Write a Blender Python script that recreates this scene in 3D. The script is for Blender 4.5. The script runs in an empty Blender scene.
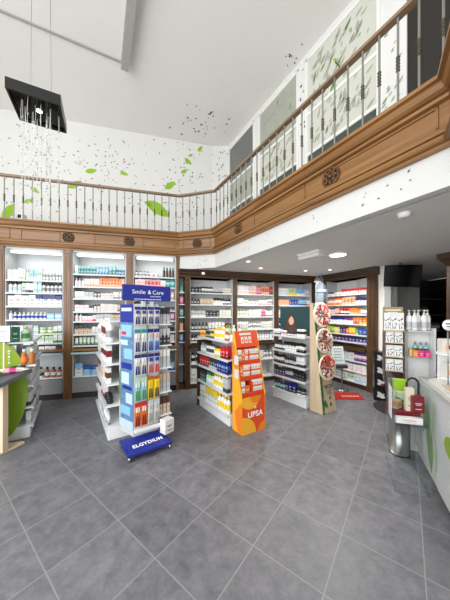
import bpy, math, random
from mathutils import Vector, Matrix
random.seed(11)
C = bpy.context.scene.collection
PI = math.pi
CAMH = 1.57

# ------------------------------------------------------------------ colours and materials
def lin(c):
    c = c / 255.0
    return c / 12.92 if c <= 0.04045 else ((c + 0.055) / 1.055) ** 2.4
def rgb(t): return (lin(t[0]), lin(t[1]), lin(t[2]), 1.0)
COL = dict(white=(236, 236, 234), offwhite=(222, 220, 212), cream=(226, 214, 190), black=(24, 24, 26), charcoal=(58, 60, 64),
           grey=(150, 152, 154), palegrey=(196, 198, 200), blue=(36, 92, 176), navy=(26, 38, 110), royal=(38, 52, 150),
           sky=(140, 190, 226), paleblue=(190, 214, 232), teal=(42, 140, 140), paleteal=(160, 206, 204), green=(60, 140, 70), darkgreen=(20, 92, 66),
           lime=(164, 204, 30), palegreen=(190, 216, 180), yellow=(240, 206, 40), orange=(238, 122, 40), amber=(176, 98, 34),
           peach=(240, 176, 140), pink=(238, 160, 176), palepink=(240, 212, 212), magenta=(226, 40, 130), red=(206, 36, 44),
           darkred=(124, 24, 34), purple=(98, 54, 130), darkpurple=(56, 34, 78), brown=(96, 62, 40), beige=(206, 184, 156), tan=(190, 158, 118))
MATS = {}
def newmat(name):
    m = bpy.data.materials.new(name); m.use_nodes = True
    nt = m.node_tree
    return m, nt, nt.nodes['Principled BSDF']
def plastic(cname, rough=0.38):
    key = (cname, rough)
    if key not in MATS:
        m, nt, b = newmat('plastic_' + cname)
        b.inputs['Roughness'].default_value = rough
        n = nt.nodes.new('ShaderNodeTexNoise'); n.inputs['Scale'].default_value = 30
        r = nt.nodes.new('ShaderNodeMixRGB'); r.blend_type = 'MULTIPLY'; r.inputs[0].default_value = 0.10
        r.inputs[1].default_value = rgb(COL[cname])
        nt.links.new(n.outputs['Fac'], r.inputs[2]); nt.links.new(r.outputs[0], b.inputs['Base Color'])
        MATS[key] = m
    return MATS[key]
P = plastic
def flat(name, col, rough=0.5, metal=0.0, noise=0.08, scale=6.0, bump=0.0):
    m, nt, b = newmat(name)
    b.inputs['Roughness'].default_value = rough; b.inputs['Metallic'].default_value = metal
    n = nt.nodes.new('ShaderNodeTexNoise'); n.inputs['Scale'].default_value = scale; n.inputs['Detail'].default_value = 4
    tc = nt.nodes.new('ShaderNodeTexCoord'); nt.links.new(tc.outputs['Object'], n.inputs['Vector'])
    r = nt.nodes.new('ShaderNodeMixRGB'); r.blend_type = 'MULTIPLY'; r.inputs[0].default_value = noise
    r.inputs[1].default_value = rgb(col)
    nt.links.new(n.outputs['Fac'], r.inputs[2]); nt.links.new(r.outputs[0], b.inputs['Base Color'])
    if bump:
        bp = nt.nodes.new('ShaderNodeBump'); bp.inputs['Strength'].default_value = bump; bp.inputs['Distance'].default_value = 0.01
        nt.links.new(n.outputs['Fac'], bp.inputs['Height']); nt.links.new(bp.outputs[0], b.inputs['Normal'])
    return m
def wood(name, c1, c2, stretch, rough=0.35):
    m, nt, b = newmat(name)
    tc = nt.nodes.new('ShaderNodeTexCoord'); mp = nt.nodes.new('ShaderNodeMapping'); mp.inputs['Scale'].default_value = stretch
    n = nt.nodes.new('ShaderNodeTexNoise'); n.inputs['Scale'].default_value = 2.2; n.inputs['Detail'].default_value = 7; n.inputs['Distortion'].default_value = 0.6
    rp = nt.nodes.new('ShaderNodeValToRGB')
    rp.color_ramp.elements[0].position = 0.3; rp.color_ramp.elements[0].color = rgb(c1)
    rp.color_ramp.elements[1].position = 0.72; rp.color_ramp.elements[1].color = rgb(c2)
    nt.links.new(tc.outputs['Object'], mp.inputs['Vector']); nt.links.new(mp.outputs[0], n.inputs['Vector'])
    nt.links.new(n.outputs['Fac'], rp.inputs[0]); nt.links.new(rp.outputs[0], b.inputs['Base Color'])
    b.inputs['Roughness'].default_value = rough
    return m
def emit(name, col, strength):
    m, nt, b = newmat(name)
    b.inputs['Base Color'].default_value = rgb(col); b.inputs['Emission Color'].default_value = rgb(col); b.inputs['Emission Strength'].default_value = strength
    return m
def clear(name, tint, gloss=0.12, gain=0.14):
    """thin clear plastic: mostly transparent with a little surface reflection"""
    m, nt, b = newmat(name)
    out = nt.nodes['Material Output']
    tr = nt.nodes.new('ShaderNodeBsdfTransparent'); tr.inputs[0].default_value = rgb(tint)
    b.inputs['Base Color'].default_value = rgb((200, 206, 212)); b.inputs['Roughness'].default_value = 0.05
    fr = nt.nodes.new('ShaderNodeLayerWeight'); fr.inputs[0].default_value = 0.25
    ad = nt.nodes.new('ShaderNodeMath'); ad.operation = 'MULTIPLY_ADD'; ad.inputs[1].default_value = gain; ad.inputs[2].default_value = gloss; ad.use_clamp = True
    mx = nt.nodes.new('ShaderNodeMixShader')
    nt.links.new(fr.outputs['Fresnel'], ad.inputs[0]); nt.links.new(ad.outputs[0], mx.inputs[0])
    nt.links.new(tr.outputs[0], mx.inputs[1]); nt.links.new(b.outputs[0], mx.inputs[2]); nt.links.new(mx.outputs[0], out.inputs[0])
    return m

M = dict(
    wall=flat('white_wall_paint', (232, 231, 227), 0.8, noise=0.05), ceil=flat('white_ceiling_paint', (236, 234, 230), 0.9, noise=0.04),
    soffit=flat('soffit_paint', (214, 213, 209), 0.85, noise=0.04), band=flat('white_band_paint', (208, 208, 205), 0.7, noise=0.03),
    greywall=flat('grey_wall_paint', (150, 148, 142), 0.85), darkbrown=flat('dark_opening_and_frame', (40, 35, 30), 0.7), darkroom=flat('dark_room', (22, 21, 22), 0.8),
    shade=flat('beam_shade_grey', (172, 171, 168), 0.9),  # grey puts the shade on the white ceiling edges into the colour
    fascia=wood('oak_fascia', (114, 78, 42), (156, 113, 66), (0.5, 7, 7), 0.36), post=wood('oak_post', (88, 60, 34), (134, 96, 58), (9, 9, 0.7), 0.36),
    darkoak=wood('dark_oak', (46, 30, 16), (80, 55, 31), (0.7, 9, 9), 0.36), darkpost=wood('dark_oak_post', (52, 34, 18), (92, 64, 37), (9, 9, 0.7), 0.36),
    rosette=wood('carved_oak', (62, 42, 24), (112, 80, 46), (14, 14, 14), 0.4), pale=wood('pale_beech', (214, 186, 152), (236, 214, 186), (8, 8, 0.7), 0.45),
    ply=wood('pale_ply', (190, 168, 138), (208, 188, 160), (8, 8, 0.8), 0.5), handrail=wood('handrail_wood', (112, 86, 62), (146, 118, 90), (0.7, 9, 9), 0.4),
    steel=flat('brushed_steel', (176, 176, 172), 0.32, 1.0), baluster=flat('baluster_metal', (146, 144, 136), 0.4, 0.5), knot=flat('aged_bronze', (92, 84, 68), 0.45, 0.6),
    cabwhite=flat('cabinet_white', (200, 203, 203), 0.5, noise=0.03), shelfwhite=flat('shelf_white', (236, 237, 238), 0.4, noise=0.03), strip=flat('price_rail', (216, 220, 222), 0.4),
    drawer=flat('grey_drawer', (142, 144, 146), 0.45), plinth=flat('dark_plinth', (42, 38, 36), 0.6), aqua=flat('aqua_edge', (184, 208, 214), 0.25),
    blackbox=flat('black_gloss', (9, 9, 10), 0.3), mirror=flat('dark_mirror', (46, 48, 52), 0.08, 0.9), wire=flat('steel_wire', (150, 150, 148), 0.4, 0.5),
    screen=flat('black_screen', (10, 10, 11), 0.2), limepanel=flat('lime_panel', (134, 168, 20), 0.35, noise=0.03), bluecard=flat('blue_card', (30, 44, 140), 0.4, noise=0.05),
    skycard=flat('printed_sky_blue', (122, 164, 212), 0.35, noise=0.85, scale=26), orangecard=flat('orange_card', (240, 130, 34), 0.5, noise=0.05), yellowcard=flat('yellow_card', (246, 176, 46), 0.5, noise=0.05),
    redcard=flat('red_orange_card', (224, 78, 30), 0.5, noise=0.05), white=flat('print_white', (244, 244, 244), 0.5, noise=0.02), mat=flat('red_mat_pile', (186, 40, 36), 0.95, noise=0.3, scale=80, bump=0.4),
    kraft=flat('kraft_card', (158, 140, 108), 0.8), tester=flat('grey_tester_tray', (96, 98, 102), 0.4), tealcard=flat('dark_teal_card', (34, 62, 66), 0.35), skin=flat('printed_skin', (196, 156, 132), 0.6),
    hair=flat('printed_brown_hair', (66, 46, 36), 0.6), led=emit('led_panel', (255, 252, 244), 4), tube=emit('led_tube', (255, 254, 250), .8), spot=emit('spot_lens', (255, 246, 226), 2.5),
    plexi=clear('clear_acrylic', (252, 253, 253), 0.0), bead=clear('crystal_bead', (252, 252, 252), 0.4), bluefilm=clear('pale_blue_film', (226, 234, 240), 0.12),
    leafdark=flat('leaf_print_charcoal', (96, 98, 94), 0.8), leaflime=flat('leaf_print_lime', (150, 196, 36), 0.7), leafgreen=flat('leaf_print_green', (122, 164, 92), 0.7), leafgrey=flat('leaf_print_grey', (172, 175, 160), 0.7),
    frost=flat('frosted_film', (214, 215, 202), 0.35, noise=0.1), frostmid=flat('frosted_film_grey_green', (176, 178, 164), 0.3, noise=0.15), frostdark=flat('grey_glass', (112, 114, 112), 0.15), lowglass=flat('dark_lower_glass', (84, 92, 86), 0.12, noise=0.5, scale=9),
    frame=flat('white_window_frame', (238, 238, 234), 0.5, noise=0.02), text=flat('text_dark', (40, 40, 40), 0.6), textgreen=flat('text_green', (70, 104, 60), 0.6),
)
def floor_mat():
    m, nt, b = newmat('slate_tiles')
    N = nt.nodes.new; L = nt.links.new
    tc = N('ShaderNodeTexCoord'); mp = N('ShaderNodeMapping'); mp.vector_type = 'TEXTURE'
    mp.inputs['Location'].default_value = (0.8246, 1.676, 0); mp.inputs['Rotation'].default_value = (0, 0, math.atan2(0.793, 0.609)); mp.inputs['Scale'].default_value = (0.4525, 0.4525, 1)
    L(tc.outputs['Object'], mp.inputs['Vector'])
    sx = N('ShaderNodeSeparateXYZ'); L(mp.outputs[0], sx.inputs[0])
    def line(o):
        f = N('ShaderNodeMath'); f.operation = 'FRACT'; L(o, f.inputs[0])
        s = N('ShaderNodeMath'); s.operation = 'SUBTRACT'; s.inputs[1].default_value = 0.5; L(f.outputs[0], s.inputs[0])
        a = N('ShaderNodeMath'); a.operation = 'ABSOLUTE'; L(s.outputs[0], a.inputs[0])
        return a.outputs[0]
    mx = N('ShaderNodeMath'); mx.operation = 'MAXIMUM'; L(line(sx.outputs[0]), mx.inputs[0]); L(line(sx.outputs[1]), mx.inputs[1])
    g = N('ShaderNodeMath'); g.operation = 'GREATER_THAN'; g.inputs[1].default_value = 0.4925; L(mx.outputs[0], g.inputs[0])
    fl = N('ShaderNodeVectorMath'); fl.operation = 'FLOOR'; L(mp.outputs[0], fl.inputs[0])
    wn = N('ShaderNodeTexWhiteNoise'); wn.noise_dimensions = '2D'; L(fl.outputs[0], wn.inputs['Vector'])
    n1 = N('ShaderNodeTexNoise'); n1.inputs['Scale'].default_value = 11; n1.inputs['Detail'].default_value = 10; n1.inputs['Roughness'].default_value = 0.72; n1.inputs['Distortion'].default_value = 0.15
    ad = N('ShaderNodeVectorMath'); ad.operation = 'ADD'; L(tc.outputs['Object'], ad.inputs[0]); L(wn.outputs['Color'], ad.inputs[1]); L(ad.outputs[0], n1.inputs['Vector'])
    rp = N('ShaderNodeValToRGB'); rp.color_ramp.elements[0].position = 0.3; rp.color_ramp.elements[0].color = rgb((92, 94, 99)); rp.color_ramp.elements[1].position = 0.72; rp.color_ramp.elements[1].color = rgb((138, 136, 141))
    L(n1.outputs['Fac'], rp.inputs[0])
    v = N('ShaderNodeMath'); v.operation = 'MULTIPLY_ADD'; v.inputs[1].default_value = 0.2; v.inputs[2].default_value = 0.85; L(wn.outputs['Value'], v.inputs[0])
    sc = N('ShaderNodeMixRGB'); sc.blend_type = 'MULTIPLY'; sc.inputs[0].default_value = 1; L(rp.outputs[0], sc.inputs[1]); L(v.outputs[0], sc.inputs[2])
    gm = N('ShaderNodeMixRGB'); gm.inputs[2].default_value = rgb((146, 146, 146)); L(g.outputs[0], gm.inputs[0]); L(sc.outputs[0], gm.inputs[1])
    L(gm.outputs[0], b.inputs['Base Color'])
    rr = N('ShaderNodeMath'); rr.operation = 'MULTIPLY_ADD'; rr.inputs[1].default_value = 0.3; rr.inputs[2].default_value = 0.28; L(n1.outputs['Fac'], rr.inputs[0]); L(rr.outputs[0], b.inputs['Roughness'])
    bp = N('ShaderNodeBump'); bp.inputs['Strength'].default_value = 0.35; bp.inputs['Distance'].default_value = 0.004
    L(n1.outputs['Fac'], bp.inputs['Height']); L(bp.outputs[0], b.inputs['Normal'])
    return m
M['floor'] = floor_mat()

# ------------------------------------------------------------------ mesh builder
class MB:
    def __init__(s): s.v = []; s.f = []; s.m = []; s.sm = []
    def add(s, vs, fs, m=0, smooth=False):
        b = len(s.v); s.v += [tuple(v) for v in vs]
        for i, f in enumerate(fs):
            s.f.append(tuple(b + k for k in f)); s.m.append(m[i] if isinstance(m, (list, tuple)) else m); s.sm.append(smooth)
        return s
    def box(s, x0, x1, y0, y1, z0, z1, m=0):
        vs = [(x, y, z) for z in (z0, z1) for y in (y0, y1) for x in (x0, x1)]
        return s.add(vs, [(0, 2, 3, 1), (4, 5, 7, 6), (0, 1, 5, 4), (2, 6, 7, 3), (0, 4, 6, 2), (1, 3, 7, 5)], m)
    def hull8(s, a, b, m=0):
        """a, b: two loops of equal length joined"""
        n = len(a); vs = list(a) + list(b)
        fs = [tuple(reversed(range(n))), tuple(range(n, 2 * n))] + [(i, (i + 1) % n, n + (i + 1) % n, n + i) for i in range(n)]
        return s.add(vs, fs, m)
    def prism(s, poly, z0, z1, m=0):
        return s.hull8([(x, y, z0) for x, y in poly], [(x, y, z1) for x, y in poly], m)
    def xz(s, poly, y0, y1, m=0):
        return s.hull8([(x, y0, z) for x, z in poly], [(x, y1, z) for x, z in poly], m)
    def yz(s, poly, x0, x1, m=0):
        return s.hull8([(x0, y, z) for y, z in poly], [(x1, y, z) for y, z in poly], m)
    def lathe(s, prof, seg=12, mats=None, cx=0, cy=0, sx=1, sy=1, m=0):
        vs = []; fs = []; ms = []
        for r, z in prof:
            for i in range(seg):
                a = 2 * PI * i / seg; vs.append((cx + r * sx * math.cos(a), cy + r * sy * math.sin(a), z))
        for j in range(len(prof) - 1):
            for i in range(seg):
                k = (i + 1) % seg
                fs.append((j * seg + i, j * seg + k, (j + 1) * seg + k, (j + 1) * seg + i)); ms.append(mats[j] if mats else m)
        fs.append(tuple(reversed(range(seg)))); ms.append(mats[0] if mats else m)
        t = (len(prof) - 1) * seg; fs.append(tuple(range(t, t + seg))); ms.append(mats[-1] if mats else m)
        return s.add(vs, fs, ms, seg > 8)
    def tube(s, pts, r, seg=8, m=0):
        pts = [Vector(p) for p in pts]; vs = []; n = len(pts)
        for i, p in enumerate(pts):
            d = (pts[min(i + 1, n - 1)] - pts[max(i - 1, 0)]).normalized()
            u = d.orthogonal().normalized() if abs(d.z) > 0.9 else d.cross(Vector((0, 0, 1))).normalized()
            w = d.cross(u)
            rr = r[i] if isinstance(r, (list, tuple)) else r
            for k in range(seg):
                a = 2 * PI * k / seg; vs.append(p + u * rr * math.cos(a) + w * rr * math.sin(a))
        fs = [(j * seg + k, j * seg + (k + 1) % seg, (j + 1) * seg + (k + 1) % seg, (j + 1) * seg + k) for j in range(n - 1) for k in range(seg)]
        fs += [tuple(reversed(range(seg))), tuple(range((n - 1) * seg, n * seg))]
        return s.add(vs, fs, m, seg > 5)
    def ball(s, c, r, m=0, seg=8, rings=5, sc=(1, 1, 1)):
        prof = [(max(0.0005, r * math.sin(PI * j / rings)), -r * math.cos(PI * j / rings)) for j in range(rings + 1)]
        t = MB(); t.lathe(prof, seg, m=m)
        return s.add([(c[0] + x * sc[0], c[1] + y * sc[1], c[2] + z * sc[2]) for x, y, z in t.v], t.f, t.m, True)
    def mesh(s, name, mats):
        me = bpy.data.meshes.new(name); me.from_pydata(s.v, [], s.f)
        for m in (mats if isinstance(mats, (list, tuple)) else [mats]): me.materials.append(m)
        me.polygons.foreach_set('material_index', s.m); me.polygons.foreach_set('use_smooth', s.sm)
        me.update(); return me
    def local(s, loc, rz):
        c, q = math.cos(-rz), math.sin(-rz)
        s.v = [((x - loc[0]) * c - (y - loc[1]) * q, (x - loc[0]) * q + (y - loc[1]) * c, z - loc[2]) for x, y, z in s.v]; return s
    def build(s, name, mats, parent=None, loc=(0, 0, 0), rz=0, bevel=0, fix=True):
        me = s.mesh(name, mats)
        if fix:
            import bmesh
            b = bmesh.new(); b.from_mesh(me); bmesh.ops.recalc_face_normals(b, faces=b.faces); b.to_mesh(me); b.free()
        o = bpy.data.objects.new(name, me); C.objects.link(o)
        o.location = loc; o.rotation_euler = (0, 0, rz)
        if parent: o.parent = parent
        if bevel:
            md = o.modifiers.new('edge', 'BEVEL'); md.width = bevel; md.segments = 2; md.limit_method = 'ANGLE'
        return o
def tag(o, label, cat, group=None):
    o['label'] = label; o['category'] = cat
    if group: o['group'] = group
    return o
def thing(name, label, cat, loc=(0, 0, 0), rz=0, group=None):
    o = bpy.data.objects.new(name, None); o.empty_display_size = 0.05; C.objects.link(o)
    o.location = loc; o.rotation_euler = (0, 0, rz)
    return tag(o, label, cat, group)
def structure(o): o['kind'] = 'structure'; return o
def text(body, parent, loc, rot, size, mat, ext=0.001, align='CENTER', name='lettering', sx=1.0, bold=0.0):
    cu = bpy.data.curves.new(name, 'FONT'); cu.body = body; cu.size = size; cu.offset = bold; cu.space_character = 1.08; cu.extrude = ext; cu.align_x = align; cu.align_y = 'CENTER'
    tmp = bpy.data.objects.new(name, cu); C.objects.link(tmp); bpy.context.view_layer.update()
    me = bpy.data.meshes.new_from_object(tmp.evaluated_get(bpy.context.evaluated_depsgraph_get())); bpy.data.objects.remove(tmp)
    me.materials.clear(); me.materials.append(mat); o = bpy.data.objects.new(name, me); C.objects.link(o)
    o.location = loc; o.rotation_euler = rot; o.scale = (sx, 1, 1); o.parent = parent
    return o
def ang(d): return math.atan2(d[1], d[0])
def at(O, d, x, y): return (O[0] + d[0] * x - d[1] * y, O[1] + d[1] * x + d[0] * y)
def norm(d): l = math.hypot(*d); return (d[0] / l, d[1] / l)
ORD = 'first second third fourth fifth sixth seventh eighth ninth tenth eleventh twelfth thirteenth fourteenth fifteenth sixteenth seventeenth eighteenth nineteenth twentieth'.split()

# ------------------------------------------------------------------ shop goods
def g_carton(w, d, h, cols, style):
    b = MB(); x, y = w / 2, d / 2
    lv = {'band': [(0, .3, 1), (.3, 1, 0)], 'top': [(0, .62, 0), (.62, 1, 1)], 'mid': [(0, .35, 0), (.35, .7, 1), (.7, 1, 0)], 'plain': [(0, 1, 0)], 'foot': [(0, .14, 1), (.14, .9, 0), (.9, 1, 1)]}[style]
    for i, (a, c, m) in enumerate(lv):
        vs = [(-x, -y, a * h), (x, -y, a * h), (x, y, a * h), (-x, y, a * h), (-x, -y, c * h), (x, -y, c * h), (x, y, c * h), (-x, y, c * h)]
        fs = [(0, 1, 5, 4), (1, 2, 6, 5), (2, 3, 7, 6), (3, 0, 4, 7)]
        if i == 0: fs.append((3, 2, 1, 0))
        if i == len(lv) - 1: fs.append((4, 5, 6, 7))
        b.add(vs, fs, m)
    # printed title lines and emblem on the front
    for q, (zz, ww) in enumerate(((.56, .34), (.47, .24), (.22, .3))):
        b.add([(-x * ww * 2 * .9, -y - .0006, zz * h), (x * ww * 2 * .9, -y - .0006, zz * h), (x * ww * 2 * .9, -y - .0006, (zz + .045) * h), (-x * ww * 2 * .9, -y - .0006, (zz + .045) * h)], [(0, 1, 2, 3)], 2)
    return b
def g_bottle(w, d, h, cols, style):
    r = w / 2; b = MB()
    b.lathe([(r * .92, 0), (r, .01), (r, h * .2), (r, h * .52), (r, h * .62), (r * .86, h * .7), (r * .42, h * .76), (r * .42, h * .79), (r * .5, h * .79), (r * .5, h * .99), (r * .44, h)], 12, [0, 0, 1, 0, 0, 0, 0, 2, 2, 2], sy=d / w)
    return b
def g_pump(w, d, h, cols, style):
    r = w / 2; b = MB()
    b.lathe([(r * .94, 0), (r, .01), (r, h * .2), (r, h * .5), (r, h * .64), (r * .8, h * .7), (r * .4, h * .72), (r * .4, h * .8), (r * .14, h * .81), (r * .14, h * .92), (r * .3, h * .92), (r * .3, h * .97)], 12, [0, 0, 1, 0, 0, 0, 2, 2, 2, 2, 2])
    b.box(-r * .16, r * .16, -r * 1.1, 0, h * .94, h * .985, 2)
    return b
def g_tube(w, d, h, cols, style):
    b = MB(); r = w / 2; seg = 12; prof = [(r * .62, d * .62 / 2 * 1.2, 0), (r * .66, d * .66 / 2 * 1.2, h * .16), (r * .86, d * .5, h * .17), (r * .9, d * .46, h * .4), (r * .95, d * .34, h * .68), (r, .003, h * .96), (r, .003, h)]
    vs = [(a * math.cos(2 * PI * i / seg), c * math.sin(2 * PI * i / seg), z) for a, c, z in prof for i in range(seg)]
    fs = []; ms = []
    for j in range(len(prof) - 1):
        for i in range(seg):
            k = (i + 1) % seg; fs.append((j * seg + i, j * seg + k, (j + 1) * seg + k, (j + 1) * seg + i)); ms.append([2, 2, 0, 1, 0, 0][j])
    fs += [tuple(reversed(range(seg))), tuple(range((len(prof) - 1) * seg, len(prof) * seg))]; ms += [2, 0]
    return b.add(vs, fs, ms, True)
def g_jar(w, d, h, cols, style):
    r = w / 2
    return MB().lathe([(r * .94, 0), (r, h * .06), (r, h * .2), (r, h * .5), (r * .96, h * .58), (r, h * .6), (r, h * .96), (r * .94, h)], 14, [0, 0, 1, 0, 2, 2, 2])
GEN = dict(carton=g_carton, bottle=g_bottle, pump_bottle=g_pump, tube=g_tube, jar=g_jar)
CATN = dict(carton='box', bottle='bottle', pump_bottle='bottle', tube='tube', jar='jar')
SAY = dict(carton='carton', bottle='bottle', pump_bottle='pump bottle', tube='tube', jar='jar')
CN = dict(offwhite='off-white', palegrey='pale-grey', sky='sky-blue', royal='royal-blue', paleblue='pale-blue', paleteal='pale-teal', palegreen='pale-green', darkgreen='dark-green', palepink='pale-pink', darkred='dark-red', darkpurple='dark-purple', charcoal='charcoal')
cn = lambda c: CN.get(c, c)
MESHES = {}
LABELS = set()
COUNT = {}
def goods_mesh(kind, c, w, d, h, style):
    key = (kind, c, w, d, h, style)
    if key not in MESHES:
        cols = [P(k) for k in c]
        MESHES[key] = GEN[kind](w, d, h, c, style).mesh(kind, cols)
    return MESHES[key]
def item(kind, c, w, d, h, style, loc, rz, label, group=None, sc=(1, 1, 1)):
    nm = ('tall_carton' if h > 2.05 * w else kind) if kind == 'carton' else kind
    o = bpy.data.objects.new(nm, goods_mesh(kind, c, w, d, h, style)); C.objects.link(o)
    o.location = loc; o.rotation_euler = (0, 0, rz); o.scale = sc
    assert label not in LABELS, label
    assert 4 <= len(label.split()) <= 16, label
    LABELS.add(label)
    return tag(o, label, CATN[kind], group)
def desc(kind, c, style):
    if kind == 'carton':
        if style == 'plain' or c[0] == c[1]: return f'{cn(c[0])} carton'
        return f'{cn(c[0])}-and-{cn(c[1])} carton'
    if kind in ('bottle', 'pump_bottle', 'tube', 'jar'):
        return f'{cn(c[0])} {SAY[kind]}' if c[2] in (c[0], 'white', 'palegrey') else f'{cn(c[0])} {cn(c[2])}-capped {SAY[kind]}'
def row(O, d, x0, x1, z, specs, place, shelf, back=0.02, jit=0.06):
    """one shelf of goods, from x0 to x1 along the shelf; specs: (kind, colours, width, depth, height, style, count)"""
    items = [s[:6] for s in specs for _ in range(s[6])]
    tot = sum(i[2] for i in items); L = x1 - x0
    gap = (L - tot) / len(items); k = 1.0
    if gap < 0.004: k = (L - 0.004 * len(items)) / tot; gap = 0.004
    x = x0 + gap / 2; seen = {}
    for kind, c, w, dp, h, st in items:
        q = desc(kind, c, st); seen[q] = seen.get(q, 0) + 1
        one = sum(1 for i in items if desc(i[0], i[1], i[5]) == q)
        lab = (f'{ORD[seen[q] - 1]} {q} from the left on {shelf} {place}' if one > 1 else f'{q} alone of its kind on {shelf} {place}')
        dp2 = dp
        px, py = at(O, d, x + w * k / 2, back + dp2 / 2 + random.uniform(0, .012))
        item(kind, c, w, dp, h, st, (px, py, z + .0005), ang(d) + random.uniform(-jit, jit), lab, f'goods on {shelf} {place}', (k, 1, random.uniform(.93, 1.04)))
        x += w * k + gap
# shorthand for specs
def ct(c, n, w=.06, h=.16, st='band', d=.05): return ('carton', tuple(c.split()), w, d, h, st, n)
def bt(c, n, w=.05, h=.17, d=None): return ('bottle', tuple(c.split()), w, d or w, h, '', n)
def pb(c, n, w=.06, h=.19): return ('pump_bottle', tuple(c.split()), w, w, h, '', n)
def tb(c, n, w=.05, h=.15): return ('tube', tuple(c.split()), w, w * .7, h, '', n)
def jr(c, n, w=.07, h=.06): return ('jar', tuple(c.split()), w, w, h, '', n)

# ------------------------------------------------------------------ room shell
K1 = (-.92, 4.76); K2 = (-.21, 4.56); K3 = (1.517, 1.573)
dL = norm((1, .257)); dR = (.5, -.866); dC = norm((K2[0] - K1[0], K2[1] - K1[1])); dN = norm((-.55, -.835))
G0 = (K1[0] - dL[0] * 4.1, K1[1] - dL[1] * 4.1); K4 = (K3[0] + dN[0] * 1.5, K3[1] + dN[1] * 1.5)
ZT, ZB, ZS, ZC = 3.15, 2.69, 2.43, 5.97
structure(MB().box(-6, 7, -2.5, 8.2, -.05, 0).build('floor', M['floor']))
structure(MB().box(-6, 7, -2.0, 8.2, ZC, ZC + .1).build('ceiling', M['ceil']))
U0 = (-.345, 6.29); U1 = (.1, 6.28)
UL = (U0[0] - dL[0] * 5.6, U0[1] - dL[1] * 5.6)
wl = structure(MB().box(0, 5.6, 0, .12, 2.7, ZC).build('wall_back', M['wall'], None, (UL[0], UL[1], 0), ang(dL)))
dJ = norm((U1[0] - U0[0], U1[1] - U0[1]))
wj = structure(MB().box(0, .445, 0, .12, 2.7, ZC).build('wall_corner', M['wall'], None, (U0[0], U0[1], 0), ang(dJ)))
structure(MB().box(-5.95, -5.8, -2, 6.0, 0, ZC).build('wall_left', M['wall']))
# right upper wall: white piers, head and sill pieces around three windows
wr = MB(); WZ0, WZ1 = 3.35, 5.86
wins = [(.02, 1.129), (1.283, 2.415), (2.571, 3.769)]
edges = [0] + [e for w in wins for e in w] + [4.05]
for i in range(0, len(edges), 2): wr.box(edges[i], edges[i + 1], 0, .12, 2.7, ZC)
for a, b in wins: wr.box(a, b, 0, .12, 2.7, WZ0).box(a, b, 0, .12, WZ1, ZC)
wr = structure(wr.build('wall_right', M['wall'], None, (U1[0], U1[1], 0), ang(dR)))
wd = structure(MB().box(4.05, 6.6, .02, .14, 2.7, ZC).build('wall_unlit_opening', M['darkbrown'], None, (U1[0], U1[1], 0), ang(dR)))  # dark panel puts the unlit room beyond the opening into its colour
def leaf(b, x, z, ln, a, m=0, y=-.004, fat=.32):
    pts = [(-.5, 0), (-.28, fat * .8), (0, fat), (.3, fat * .62), (.5, 0), (.3, -fat * .62), (0, -fat), (-.28, -fat * .8)]
    c, s = math.cos(a), math.sin(a)
    b.add([(x + ln * (p * c - q * s), y, z + ln * (p * s + q * c)) for p, q in pts], [tuple(range(8))], m)
# windows
for i, (a, b) in enumerate(wins):
    w = thing(f'window_{i + 1}', '', 'window', (U1[0], U1[1], 0), ang(dR)); del w['label']; del w['category']; w['kind'] = 'structure'
    fr = MB(); t = .045
    fr.box(a, a + t, -.02, .06, WZ0, WZ1).box(b - t, b, -.02, .06, WZ0, WZ1).box(a, b, -.02, .06, WZ1 - t, WZ1).box(a, b, -.02, .06, WZ0, WZ0 + t)
    for zz in (4.88, 4.20): fr.box(a + t, b - t, -.02, .05, zz, zz + .05)
    fr.build('window_frame', M['frame'], w)
    MB().box(a + t, b - t, .0, .02, 4.93, WZ1 - t).build('upper_pane', M[('frostdark', 'frostmid', 'frost')[i]], w)
    MB().box(a + t, b - t, .0, .02, 4.25, 4.88).build('middle_pane', M[('frostmid', 'frost', 'frost')[i]], w)
    MB().box(a + t, b - t, .0, .02, WZ0 + t, 4.2).build('lower_pane', M['lowglass'], w)
    lf = MB(); n = (26, 110, 150)[i]
    for _ in range(n):
        zz = random.uniform(4.3, 5.75)
        if i == 0 and zz > 4.9: continue
        leaf(lf, random.uniform(a + .12, b - .12), zz, random.uniform(.05, .16), random.uniform(.5, 1.5), random.choice([0] * 12 + [1]), -.003, .17)
    lf.build('leaf_film_pattern', [M['leafgrey'], M['leafgreen']], w)['kind'] = 'stuff'
# leaf prints on the walls (flat prints)
def uv_on(O, d, u, v):
    k = (u - 225) / 237.0; s = (k * O[1] - O[0]) / (d[0] - k * d[1]); Y = O[1] + d[1] * s
    return s, CAMH + (312 - v) * Y / 237.0
lf = MB()
def sprinkle(b, O, d, n, u0, u1, v0, v1, size, ok=lambda x, z: True, gauss=True):
    for _ in range(n):
        u = random.gauss((u0 + u1) / 2, (u1 - u0) / 3.4) if gauss else random.uniform(u0, u1)
        v = random.gauss((v0 + v1) / 2, (v1 - v0) / 3.4) if gauss else random.uniform(v0, v1)
        s, z = uv_on(O, d, u, v)
        if ok(s, z): leaf(b, s, z, random.uniform(*size), random.uniform(0, PI), 0, -.004, .22)
okb = lambda s, z: .05 < s < 5.55 and 3.2 < z < ZC - .05
sprinkle(lf, UL, dL, 90, 55, 155, 142, 182, (.03, .055), okb)
sprinkle(lf, UL, dL, 95, 160, 214, 138, 228, (.03, .06), okb)
sprinkle(lf, UL, dL, 60, -5, 60, 110, 225, (.03, .055), okb)
sprinkle(lf, UL, dL, 60, 60, 200, 180, 228, (.03, .055), okb, False)
lf.build('leaf_print_pattern', M['leafdark'], wl)['kind'] = 'stuff'
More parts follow.
